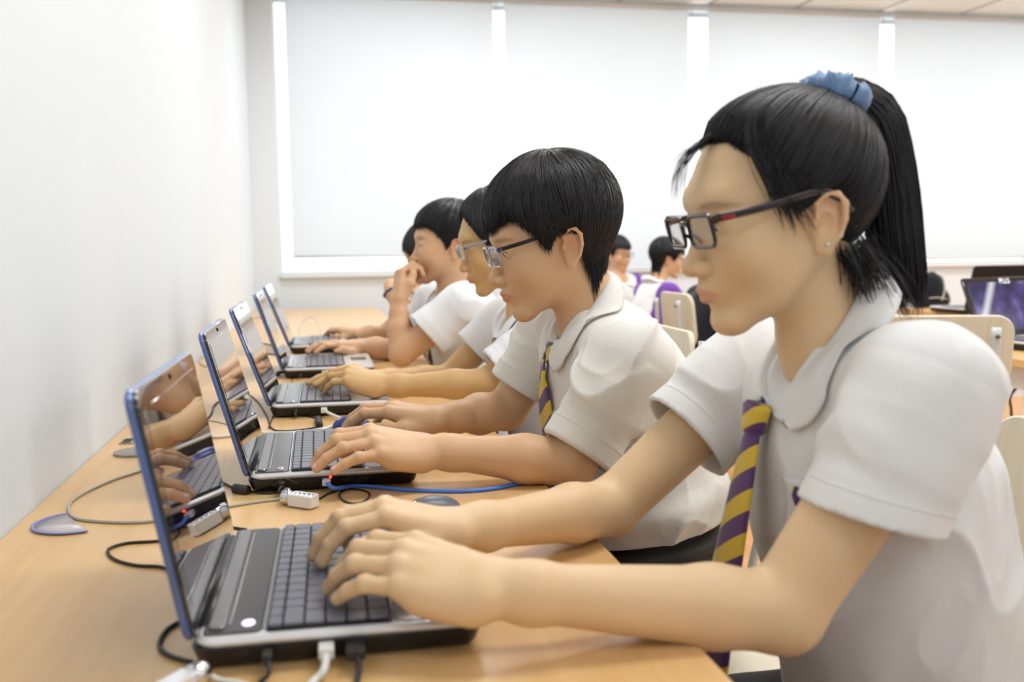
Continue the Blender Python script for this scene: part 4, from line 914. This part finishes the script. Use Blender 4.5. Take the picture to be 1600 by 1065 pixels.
# strands end at different heights
cut = .86+.14*rs.rand(n); C2 = np.stack([np.stack([np.interp(tt*cut[q], tt, C_[q, :, k]) for k in range(3)], 1) for q in range(n)])
V, Q = locks(hdA.w(C2.reshape(-1, 3)).reshape(n, sg, 3), .0013*(.6+.8*rs.rand(n)), hdA.w(pc[20])+V3(.2, 0, 0))
cv, cf = tube(hdA.w(pc[:-3]), rw[:-3]*.85*hdA.s, 14)
cf = [f for f in cf if len(f) == 4]; mesh('ponytail', np.vstack([V, cv]), np.vstack([Q, np.array(cf)+len(V)]), M['hair'], rt)
def strands(root, hd, curves, n, spread, width, seed, name='loose_strands', material=None):
    rs = np.random.RandomState(seed); out = []
    for P in curves:
        P = catmull(P, 4); ii = np.linspace(0, len(P)-1, 12); b = np.stack([np.interp(ii, np.arange(len(P)), P[:, k]) for k in range(3)], 1)
        for _ in range(n):
            o = (rs.rand(3)-.5)*spread; e = (rs.rand(3)-.5)*spread*1.2; L_ = .75+.35*rs.rand(); t = np.linspace(0, 1, 12)
            q = b+o+(e*t[:, None]); q = np.stack([np.interp(t*min(L_, 1), t, q[:, k]) for k in range(3)], 1); out.append(q)
    C_ = np.array(out); V, Q = locks(hd.w(C_.reshape(-1, 3)).reshape(C_.shape), width*(.6+.8*rs.rand(len(C_))), hd.w((0, 0, 0))); return mesh(name, V, Q, material or M['hair'], root)
h_ = lambda px, py, Y: tuple(hdA.l(at(px, py, Y)))
strands(rt, hdA, [[h_(1120, 205, .955), h_(1088, 230, .952), h_(1068, 256, .95), h_(1059, 284, .948), h_(1057, 308, .948)], [h_(1150, 190, .95), h_(1110, 215, .95), h_(1078, 240, .95), h_(1062, 262, .95)]], 20, np.array([.010, .008, .006]), .0006, 5, 'fringe')
strands(rt, hdA, [[(.03, .052, .095), (.040, .062, .070), (.038, .069, .045), (.030, .074, .018), (.022, .0765, .0)], [(.02, .066, .06), (.026, .073, .030), (.020, .0765, .004), (.014, .0775, -.018)], [(.02, .060, .075), (.030, .070, .045), (.026, .0755, .020), (.018, .077, .002)]], 60, np.array([.020, .004, .014]), .0006, 6, 'temple_hair')
strands(rt, hdA, [[(-.045, .052, -.045), (-.052, .058, -.075), (-.060, .052, -.10)], [(-.065, .03, -.05), (-.078, .035, -.085), (-.085, .03, -.115)], [(-.075, .02, -.045), (-.088, .02, -.085), (-.098, .02, -.125)]], 110, np.array([.030, .022, .020]), .0008, 7, 'nape_hair')
glasses(rt, hdA, M['fr_dark'], M['fr_dark'], M['fr_red'], rim=.0021, lw=.050, lh=.031, top=1.25, drop=.000, thick=.0048, sp0=5, sp1=8)
for s in (1, -1):
    V, Fc = uvsphere(hdA.w((-.004, s*.0805, -.037)), (.0024,)*3, 10, 8); mesh('earring', V, Fc, M['chrome'], rt)
def patch(root, sh, c, wdt, hgt, du, dv, off, m, name, thick=.0008, nn=12, split=None):
    """a small cloth piece lying on the shirt around c"""
    c = snap(sh, np.asarray(c, float)[None], .001, 12)[0]; G = grad(sh, c[None], .004)[0]; dv = nrm(dv-G*(np.asarray(dv) @ G)); du = nrm(np.cross(dv, G)); 
    g = np.array([c+du*a+dv*b for b in np.linspace(-hgt/2, hgt/2, nn) for a in np.linspace(-wdt/2, wdt/2, nn)]); g = snap(sh, g, off, 5); return solid(mesh(name, g, gridfaces(nn, nn), m, root), thick, 1), c, du, dv
def chest(px, py, Y): return at(px, py, Y)
def pocket(P_, px, py, Y, sz=.09, lift=.0):
    sh = P_['shirt']; rt = P_['root']; c = chest(px, py, Y); o, c, du, dv = patch(rt, sh, c, sz, sz*1.05, None, V3(-.1, 0, 1), .0022, P_['mat'], 'pocket')
    b, *_ = patch(rt, sh, c+dv*sz*.22+du*0, sz*.42, sz*.26, None, V3(-.1, 0, 1), .0045, M['yellow'], 'badge')
    q, *_ = patch(rt, sh, c+dv*sz*.22-du*sz*.12*P_.get('bs', 1), sz*.14, sz*.26, None, V3(-.1, 0, 1), .0058, M['purp'], 'badge_band'); q.parent = b; q.location = (0, 0, 0)
PA['mat'] = M['shirt']; pocket(PA, 1266, 795, .885, .075)

# 2 boy with black glasses
hdB = Head(at(764, 440, 1.52), fX, math.radians(15), 1.03, P=dict(nose=.99, cheek=1.03))
N = V3(.440, 1.52, .985); H = V3(.555, 1.52, .55)
LB = sleeve_arm(at(985, 565, 1.355), at(893, 722, 1.36), at(668, 704, 1.385), on(515, 735, .79), .150, -1, sr=(.062, .056), curl=(20, 62, 86), hp=14, hs=1.03, splay=.5, lift=(0, 0, 2, 6), hu=(0, -.42, 1.0), roll=((.012, .0045, .026), (.036, .001, .02)), fa=1.1, ff=13, flat=.05, hn=nrm(V3(-.55, -.1, -.75)))
RB = sleeve_arm(V3(.41, 1.68, .95), at(792, 640, 1.69), at(690, 655, 1.60), on(548, 668, .79), .120, 1, sr=(.062, .056), curl=(10, 40, 55), hp=8, hs=1.03, roll=((.012, .0045, .026), (.036, .001, .02)), fa=1.1, ff=13, flat=.05)
PB = person(dict(label='boy with black-armed glasses, bowl haircut and rolled shirt sleeves, at the second laptop', N=N, H=H, fwd=fX, head=hdB, arms=[LB, RB], skin=M['skinB'], shirt=M['shirtB'], h=.0026, hs=.0034, neck=.050, nails=True, tie=dict(len=.30, dir=(-.03, 0, -1), w=.042), fold=.014, seed=4, bulk=.98, arm=.89, belt=True, hem=-.100, hl=.006, cb=at(944, 429, 1.52), cf=at(868, 530, 1.52), cw=.060, col=dict(leaf=.046, point=.056, spread=.030, rear=.0, flat=.0)))
PB['mat'] = M['shirtB']; pocket(PB, 888, 655, 1.42, .085)
def zmB(al, rs): return np.interp(np.abs(al), [0, 22, 34, 46, 56, 66, 73, 82, 98, 106, 116, 130, 180], [.036, .038, .045, .042, .020, -.016, .004, .012, .014, -.020, -.062, -.082, -.076])
def thB(al, z, s): return .013+.012*np.clip((z+.02)/.10, 0, 1)*(1-.45*np.clip((s-.6)/.4, 0, 1))-.006*np.clip((s-.85)/.15, 0, 1)-.006*np.clip((-z-.02)/.06, 0, 1)
hdB.neck(V3(.41, 1.52, .99), .050)
hair(hdB, PB['root'], M['hair'], (-.22, .0, 1), zmB, thB, 4000, 11, .0010, 5, drift=.9, over=.06, rough=.003, start=(.01, .6))
glasses(PB['root'], hdB, M['fr_clear'], M['fr_black'], M['fr_blue'], rim=.0013, lw=.052, lh=.030, top=1.3, thick=.0038)

# 3 girl with silver glasses
hdC = Head(at(718, 421, 2.19), fX, math.radians(16), 1.0, P=dict(w=.97, nose=.975))
N = V3(.47, 2.19, .955); H = V3(.58, 2.19, .53)
LC = sleeve_arm(at(845, 535, 2.035), at(760, 598, 2.02), at(598, 603, 2.06), on(505, 612, .79), .115, -1, sr=(.056, .062), curl=(28, 72, 97), hp=18, hs=.96, splay=.5, lift=(0, 0, 2, 6), hu=(0, -.4, 1.0), hn=nrm(V3(-.8, 0, -.55)))
RC = sleeve_arm(V3(.45, 2.35, .92), at(700, 590, 2.36), at(590, 592, 2.27), on(495, 600, .79), .115, 1, sr=(.056, .062), curl=(28, 72, 97), hp=16, hs=.96)
PC = person(dict(label='girl with silver-framed glasses and long black hair, white polo shirt, typing on the third laptop', N=N, H=H, fwd=fX, head=hdC, arms=[LC, RC], skin=M['skinC'], shirt=M['shirtC'], h=.0040, hs=.006, neck=.046, tie=dict(len=.30, dir=(-.02, 0, -1), w=.04), fold=.008, seed=8, arm=.78))
def zmC(al, rs): return np.interp(np.abs(al), [0, 15, 35, 55, 70, 90, 130, 180], [.082, .078, .05, .0, -.05, -.085, -.09, -.09])
hair(hdC, PC['root'], M['hair'], (.15, 0, 1), zmC, lambda al, z, s: .012+.004*np.clip((z)/.08, 0, 1)-.004*np.clip((s-.8)/.2, 0, 1), 2200, 10, .0012, 9, drift=.25, over=.05)
glasses(PC['root'], hdC, M['fr_clear'], M['fr_clear'], M['fr_blue'], rim=.0013, lw=.050, lh=.027, top=1.3, thick=.0040)
V, Fc = tube(catmull([LC['w']*0+at(530, 601, 2.08)+V3(math.cos(a)*0, math.cos(a)*.008, math.sin(a)*.008) for a in np.linspace(0, 6.28, 13)], 2), .0013, 6); 

# 4 boy with his chin on his hand
hdD = Head(at(641, 404, 2.80), nrm(V3(-1, -.05, 0)), math.radians(3), 1.0, P=dict(w=1.03, cheek=1.12, nose=.97))
N = V3(.385, 2.80, .975); H = V3(.50, 2.80, .54)
LD = dict(s=at(722, 480, 2.645), e=at(628, 552, 2.66), w=at(622, 472, 2.715), hf=nrm(V3(.12, .45, .85)), hu=nrm(V3(-1, -.1, .3)), sl=.125, th=-1, sr=(.062, .070), curl=(45, 110, 150), hs=1.0, style='under', tipz=None, hn=nrm(V3(-.75, 0, -.65)))
RD = sleeve_arm(V3(.34, 2.97, .93), at(620, 548, 3.02), at(560, 540, 3.0), on(462, 548, .80), .12, 1, sr=(.058, .064), curl=(4, 22, 34), hp=6)
PD = person(dict(label='boy with short spiky hair resting his mouth on his hand, elbow on the desk', N=N, H=H, fwd=fX, head=hdD, arms=[LD, RD], skin=M['skinD'], shirt=M['shirtC'], h=.0042, hs=.006, neck=.055, tie=dict(len=.28, dir=(.0, 0, -1), w=.04), fold=.008, seed=12, bulk=1.08, arm=.88))
def zmD(al, rs): return np.interp(np.abs(al), [0, 25, 40, 52, 64, 76, 84, 98, 108, 120, 150, 180], [.050, .050, .050, .036, .010, -.018, .012, .014, -.012, -.050, -.068, -.070])
hdD.neck(V3(.385, 2.80, .975), .054)
hair(hdD, PD['root'], M['hair'], (-.35, 0, 1), zmD, lambda al, z, s: .003+.016*np.clip((z-.015)/.06, 0, 1), 2000, 8, .0014, 15, drift=1.2, over=.05, rough=.004)

# 5 student hidden behind him
hdE = Head(at(634, 428, 3.42), fX, math.radians(20), .97)
N = V3(.42, 3.42, .955); H = V3(.52, 3.42, .54)
LE = dict(s=V3(.40, 3.26, .915), e=at(640, 512, 3.27), w=at(607, 446, 3.36), hf=nrm(V3(.8, .0, -.05)), hu=nrm(V3(-1, -.1, .2)), sl=.11, th=-1, sr=(.056, .062), curl=(25, 70, 100), hs=.95, style='out', tipz=None)
RE = sleeve_arm(V3(.38, 3.58, .92), at(600, 522, 3.56), at(562, 522, 3.50), on(503, 520, .79), .115, 1, curl=(12, 45, 60), hp=8, tipz=None, hs=.95)
PE = person(dict(label='farthest student at the desk, mostly hidden, hair and a braceleted wrist showing', N=N, H=H, fwd=fX, head=hdE, arms=[LE, RE], skin=M['skinD'], shirt=M['shirtC'], h=.0052, hs=.008, neck=.046, fold=.008, eyes=True, seed=14, arm=.8))
hair(hdE, PE['root'], M['hair2'], (-.1, 0, 1), lambda al, rs: zmC(al, rs)-.03*(np.abs(al) < 40), lambda al, z, s: .012+0*z, 900, 8, .002, 17, drift=.4, over=.1)
wr = LE['w']-nrm(LE['w']-LE['e'])*.03; ax = nrm(LE['w']-LE['e']); e1 = nrm(np.cross(ax, [0, 1, 0])); e2 = np.cross(ax, e1)
V, Fc = tube(np.array([wr+(e1*math.cos(a)+e2*math.sin(a))*.030 for a in np.linspace(0, 2*math.pi, 25)]), .004, 8, cap=False); mesh('bracelet', V, Fc, M['mouseb'], PE['root'])
V, Fc = tube(catmull([wr-e1*.03, wr-e1*.036-[0, 0, .03], wr-e1*.034-[0, 0, .06], wr-e1*.042-[0, 0, .08]], 4), .0012, 6); mesh('bracelet_string', V, Fc, M['cblack'], PE['root'])
# ------------------------------------------------------------------ chairs
def chair(x, y, yaw, label, sh=.44, top=.92, bh=.19, bw=.38, group=None):
    """local +x is where the sitter faces"""
    t = empty('school_chair', (x, y, 0), label, 'chair', group, yaw)
    V, Fc = rbox((0, 0, sh), (.38, .38, .014), .05, .003, 6); sharp(mesh('seat', V, Fc, M['chairply'], t, world=False))
    V, Fc = rbox((0, 0, 0), (bh, bw, .014), .045, .003, 8); V = V[:, [2, 1, 0]]; Fc = [f[::-1] for f in Fc]; V = V+np.array([-.20, 0, top-bh/2]); V[:, 0] -= -(V[:, 1]/.19)**2*.018
    V = rot(V-np.array([-.2, 0, top]), Ry(math.radians(-6)), np.array([-.2, 0, top])); bk = sharp(mesh('backrest', V, Fc, M['chairply'], t, world=False))
    for s in (-1, 1):
        P = catmull([(-.225, s*bw*.355, top-.025), (-.218, s*bw*.355, top-.16), (-.200, s*bw*.355, top-.32), (-.175, s*.150, sh-.02), (-.215, s*.170, 0.006)], 6); V, Fc = tube(P, .0115, 10, flat=.7, up=(1, 0, 0)); mesh('back_post', V, Fc, M['steel'], t, world=False)
        P = catmull([(.15, s*.150, sh-.02), (.165, s*.158, .25), (.185, s*.170, .006)], 6); V, Fc = tube(P, .011, 10); mesh('front_leg', V, Fc, M['steel'], t, world=False)
        V, Fc = tube([(-.175, s*.150, sh-.02), (.15, s*.150, sh-.02)], .010, 10); mesh('side_rail', V, Fc, M['steel'], t, world=False)
        for q in (.045, .135): V, Fc = uvsphere((-.237, s*bw*.355, top-q), (.0035, .006, .006), 12, 6); mesh('screw', V, Fc, M['screwm'], bk, world=False)
    V, Fc = tube([(.15, -.15, sh-.02), (.15, .15, sh-.02)], .010, 10); mesh('cross_rail', V, Fc, M['steel'], t, world=False)
    return t
pi = math.pi
for p_, x, y, lb in ((PA, .685, .915, 'chair under the ponytail girl, its backrest cut by the right edge'), (PB, .585, 1.52, 'chair under the boy with black glasses'), (PC, .60, 2.19, 'chair under the girl with silver glasses'), (PD, .53, 2.80, 'chair under the spiky-haired boy'), (PE, .55, 3.42, 'chair under the farthest student at the desk')):
    chair(x+.02, y, pi, lb, sh=.40, top=.905 if y > 1.2 else .872, bh=.20, bw=.38 if y > 1.2 else .42)
chair(1.465, 2.22, math.radians(72), 'beige-backed empty chair behind the ponytail girl, facing the open laptop', top=.925, bh=.175, bw=.40)
chair(1.535, 3.55, math.radians(2), 'beige-backed chair between the two boys in the background, beside the black jacket', top=.915, bh=.20, bw=.31)

# ------------------------------------------------------------------ desks on the right
def table(lo, hi, z, label, panel=True):
    t = empty('computer_desk', ((lo[0]+hi[0])/2, (lo[1]+hi[1])/2, 0), label, 'desk'); lo = np.array(lo); hi = np.array(hi)
    V, Fc = rbox(((lo[0]+hi[0])/2, (lo[1]+hi[1])/2, z-.0125), (hi[0]-lo[0], hi[1]-lo[1], .025), .008, .002, 3); sharp(mesh('desk_top', V, Fc, M['desk'], t))
    for x in (lo[0]+.05, hi[0]-.07): boxm('side_apron', (x, lo[1]+.05, z-.10), (x+.02, hi[1]-.05, z-.025), M['wallp'], t)
    for y in (lo[1]+.05, hi[1]-.07): boxm('long_apron', (lo[0]+.07, y, z-.10), (hi[0]-.07, y+.02, z-.025), M['wallp'], t)
    for x in (lo[0]+.06, hi[0]-.06):
        for y in (lo[1]+.06, hi[1]-.06): V, Fc = tube([(x, y, .004), (x, y, z-.09)], .016, 12); mesh('leg', V, Fc, M['steel'], t)
    return t
M['wallp'] = mat('white laminate', srgb(228, 230, 232), .4)
table((2.02, 2.45), (3.9, 3.15), .75, 'beech desk at the right carrying the open dark laptop')
table((3.02, 4.05), (5.0, 4.75), .75, 'farther beech desk at the right carrying the black bag')
table((1.97, 4.70), (2.95, 5.5), .75, 'desk beside the two boys in the background')
# laptop facing the camera, screen lit
sm = bpy.data.materials.new('space wallpaper'); sm.use_nodes = True; nt = sm.node_tree; b = nt.nodes['Principled BSDF']; b.inputs['Roughness'].default_value = .1; b.inputs['Base Color'].default_value = (.01, .01, .02, 1)
tc = nt.nodes.new('ShaderNodeTexCoord'); n1 = nt.nodes.new('ShaderNodeTexNoise'); n1.inputs['Scale'].default_value = 14; n1.inputs['Detail'].default_value = 6; cr = nt.nodes.new('ShaderNodeValToRGB')
cr.color_ramp.elements[0].position = .38; cr.color_ramp.elements[0].color = srgb(44, 34, 84); cr.color_ramp.elements[1].position = .75; cr.color_ramp.elements[1].color = srgb(150, 140, 205); e = cr.color_ramp.elements.new(.55); e.color = srgb(82, 70, 140)
nt.links.new(tc.outputs['Object'], n1.inputs['Vector']); nt.links.new(n1.outputs['Fac'], cr.inputs[0])
dt = nt.nodes.new('ShaderNodeVectorMath'); dt.operation = 'DOT_PRODUCT'; dt.inputs[1].default_value = (0, .80, -.60); ad = nt.nodes.new('ShaderNodeMath'); ad.operation = 'ADD'; ad.inputs[1].default_value = .145; ab = nt.nodes.new('ShaderNodeMath'); ab.operation = 'ABSOLUTE'; mr = nt.nodes.new('ShaderNodeMapRange'); mr.inputs[1].default_value = .020; mr.inputs[2].default_value = .002
nt.links.new(tc.outputs['Object'], dt.inputs[0]); nt.links.new(dt.outputs['Value'], ad.inputs[0]); nt.links.new(ad.outputs[0], ab.inputs[0]); nt.links.new(ab.outputs[0], mr.inputs[0])
mx = nt.nodes.new('ShaderNodeMix'); mx.data_type = 'RGBA'; mx.inputs[7].default_value = (.95, .95, 1, 1); nt.links.new(mr.outputs[0], mx.inputs[0]); nt.links.new(cr.outputs[0], mx.inputs[6]); nt.links.new(mx.outputs[2], b.inputs['Emission Color']); b.inputs['Emission Strength'].default_value = 1.1
ly, lx = 2.74, 2.325
lp = laptop(lx, ly, math.radians(-78), 'dark laptop with a lit purple space wallpaper, screen towards the camera', 23, keys=False, screen=sm)
for ch in lp.children:
    if ch.name.startswith('lid'): ch.data.materials.clear(); ch.data.materials.append(M['black'])
lid = [c for c in lp.children if c.name.startswith('lid')][0]
def text(body, size, m, parent, M_, name):
    cu = bpy.data.curves.new(name, 'FONT'); cu.body = body; cu.size = size; cu.extrude = .0004; cu.align_x = 'CENTER'; o = bpy.data.objects.new('t', cu); COL.objects.link(o)
    dg = bpy.context.evaluated_depsgraph_get(); me = bpy.data.meshes.new_from_object(o.evaluated_get(dg)); bpy.data.objects.remove(o); me.transform(M_); me.materials.clear(); me.materials.append(m); return link(name, me, parent)
a = math.radians(23); Rl = Ry(-a); bx = Rl @ np.array([.0048, .035, .196])+np.array([-.114, 0, .022]); zc = Rl @ np.array([0, 0, 1.]); nc = Rl @ np.array([1., 0, 0]); xc = np.array([0, 1., 0])
text('PLLS', .026, mat('white screen lettering', (.9, .9, .95, 1), .4, emit=(1, 1, 1, 1), estr=.8), lid, Matrix(((xc[0], zc[0], nc[0], bx[0]), (xc[1], zc[1], nc[1], bx[1]), (xc[2], zc[2], nc[2], bx[2]), (0, 0, 0, 1))), 'screen_lettering')
# lid of another laptop behind it
_l2 = at(1522, 420, 4.22); lp2 = laptop(_l2[0], 4.22, math.radians(95), 'closed-back dark laptop standing behind the lit one, only its lid showing', 14, keys=False)
for ch in lp2.children:
    if ch.name.startswith('lid'): ch.data.materials.clear(); ch.data.materials.append(M['black'])
# bag
bgc = at(1455, 455, 4.62); f = Field(); r = empty('black_bag', (bgc[0], 4.62, .75), 'black bag with a grey handle standing on the farther desk', 'bag')
f.ell((0, 0, .11), (.10, .085, .13), k=.02); f.cap((-.07, 0, .05), (.07, 0, .05), .075, .075, k=.03); f.add(lambda P: P[:, 2]-.002, (0, 0, 0), .4, .01, 's'); r.scale = (.72, .72, .8); V, Q = surf(f, (-.2, -.2, -.02), (.2, .2, .3), .006); mesh('bag_body', V, Q, M['dark'], r, world=False)
V, Fc = tube(catmull([(.03, -.085, .05), (.045, -.095, .12), (.03, -.09, .20), (-.01, -.06, .235)], 6), .006, 8); mesh('handle', V, Fc, M['steel'], r, world=False)
V, Fc = tube(catmull([(-.10, -.05, .06), (-.02, -.10, .07), (.06, -.09, .06), (.10, -.04, .05)], 6), .003, 6); mesh('zip', V, Fc, M['steel'], r, world=False)
P = catmull([at(1604, 596, 3.0), at(1588, 606, 3.02), at(1578, 622, 3.05), at(1580, 645, 3.05), at(1574, 690, 3.05), V3(2.2, 3.1, .03), V3(2.3, 3.2, .006)], 8); V, Fc = tube(P, .005, 8); tag(mesh('cable', V, Fc, M['cblack']), 'dark cable hanging from the right desk down to the wooden floor', 'cable')

# ------------------------------------------------------------------ students in the background
def far_person(x, y, yaw, label, skin, shirt, mainz=1.05, headyaw=0, hpitch=.1, long_hair=False, gl=True, scale=.86, sleeves=None, seed=20, lean=.05, ahead=.0):
    f = V3(math.cos(yaw), math.sin(yaw), 0); s = V3(-f[1], f[0], 0); o = V3(x, y, 0); hf = V3(math.cos(yaw+headyaw), math.sin(yaw+headyaw), 0); k = scale
    H = o+V3(0, 0, .52); N = o+f*lean+V3(0, 0, mainz-.13*k); hd = Head(N+V3(0, 0, .095*k)+hf*.085*k+f*(.02+ahead), hf, hpitch, k)
    arms = []
    for q in (1, -1):
        S = N+s*q*.155*k-V3(0, 0, .045); E = S+f*.09+s*q*.03-V3(0, 0, .20*k); W = E+f*.20-s*q*.06+V3(0, 0, .04)
        arms.append(dict(s=S, e=E, w=W, hf=nrm(f+V3(0, 0, .1)), hu=V3(0, 0, 1), sl=.15*k, th=-q, tipz=None, curl=(15, 40, 55), hs=k, sr=(.052, .060)))
    p = person(dict(label=label, N=N, H=H, fwd=f, head=hd, arms=arms, skin=skin, shirt=shirt, h=.0065, hs=.009, hl=.014, neck=.042, fold=.006, seed=seed, collar=not long_hair, bulk=.85, arm=.85))
    return p, hd
pF, hF = far_person(1.70, 5.55, math.radians(-62), 'background boy with thin glasses and a bowl haircut, white and purple shirt', M['skinD'], M['shirtC'], 1.040, 0.1, .1, scale=.88)
pG, hG = far_person(1.69, 4.85, math.radians(10), 'background boy turned away, black hair, white shirt with purple sleeves', M['skinD'], M['shirtC'], 1.010, -.25, .2, scale=.885, seed=23, ahead=.06)
pH, hH = far_person(1.60, 3.90, math.radians(0), 'person in a black jacket, mostly hidden behind the ponytail girl', M['skinD'], M['dark'], 1.04, 0, .4, True, scale=1.0, seed=26)
for p, hd, n in ((pF, hF, 700), (pG, hG, 700)):
    hd.neck(p['N'], .045)
    hair(hd, p['root'], M['hair'], (-.2, 0, 1), zmB, lambda al, z, s: .012+.006*np.clip(z/.1, 0, 1), n, 7, .0025, 31, drift=.4, over=.03)
    glasses(p['root'], hd, M['fr_black'], M['fr_black'], rim=.0014, thick=.002, lens=True)
hair(hH, pH['root'], M['hair'], (-.0, 0, 1), lambda al, rs: np.interp(np.abs(al), [0, 30, 60, 90, 180], [.07, .05, -.06, -.10, -.12]), lambda al, z, s: .016+0*z, 900, 7, .003, 33, drift=.3, over=.6)
# purple sleeves over the white shirts
for p, k in ((pF, .88), (pG, .885)):
    for c in [c for c in p['root'].children if c.name.startswith('shirt')]:
        me = c.data; me.materials.append(M['purple']); co = np.zeros(len(me.vertices)*3); me.vertices.foreach_get('co', co); co = co.reshape(-1, 3)+origin(p['root'])
        pc_ = np.zeros(len(me.polygons)*3); me.polygons.foreach_get('center', pc_); pc_ = pc_.reshape(-1, 3)+origin(p['root']); sd = np.abs((pc_-p['N']) @ p['side']); fr = (pc_-p['N']) @ p['fw']
        mi = (sd > .118*k).astype(np.int32); me.polygons.foreach_set('material_index', mi)

for o in [o for o in bpy.data.objects if o.parent is None and 'category' in o]:
    gname = {'laptop': 'laptops on the desks', 'chair': 'school chairs', 'person': 'students in the classroom', 'blind': 'white roller blinds on the window wall', 'cable': 'cables on the desks', 'mouse': 'computer mice on the long desk', 'lock': 'combination locks on laptop cables', 'desk': 'beech classroom desks'}.get(o['category'])
    if gname and 'group' not in o: o['group'] = gname
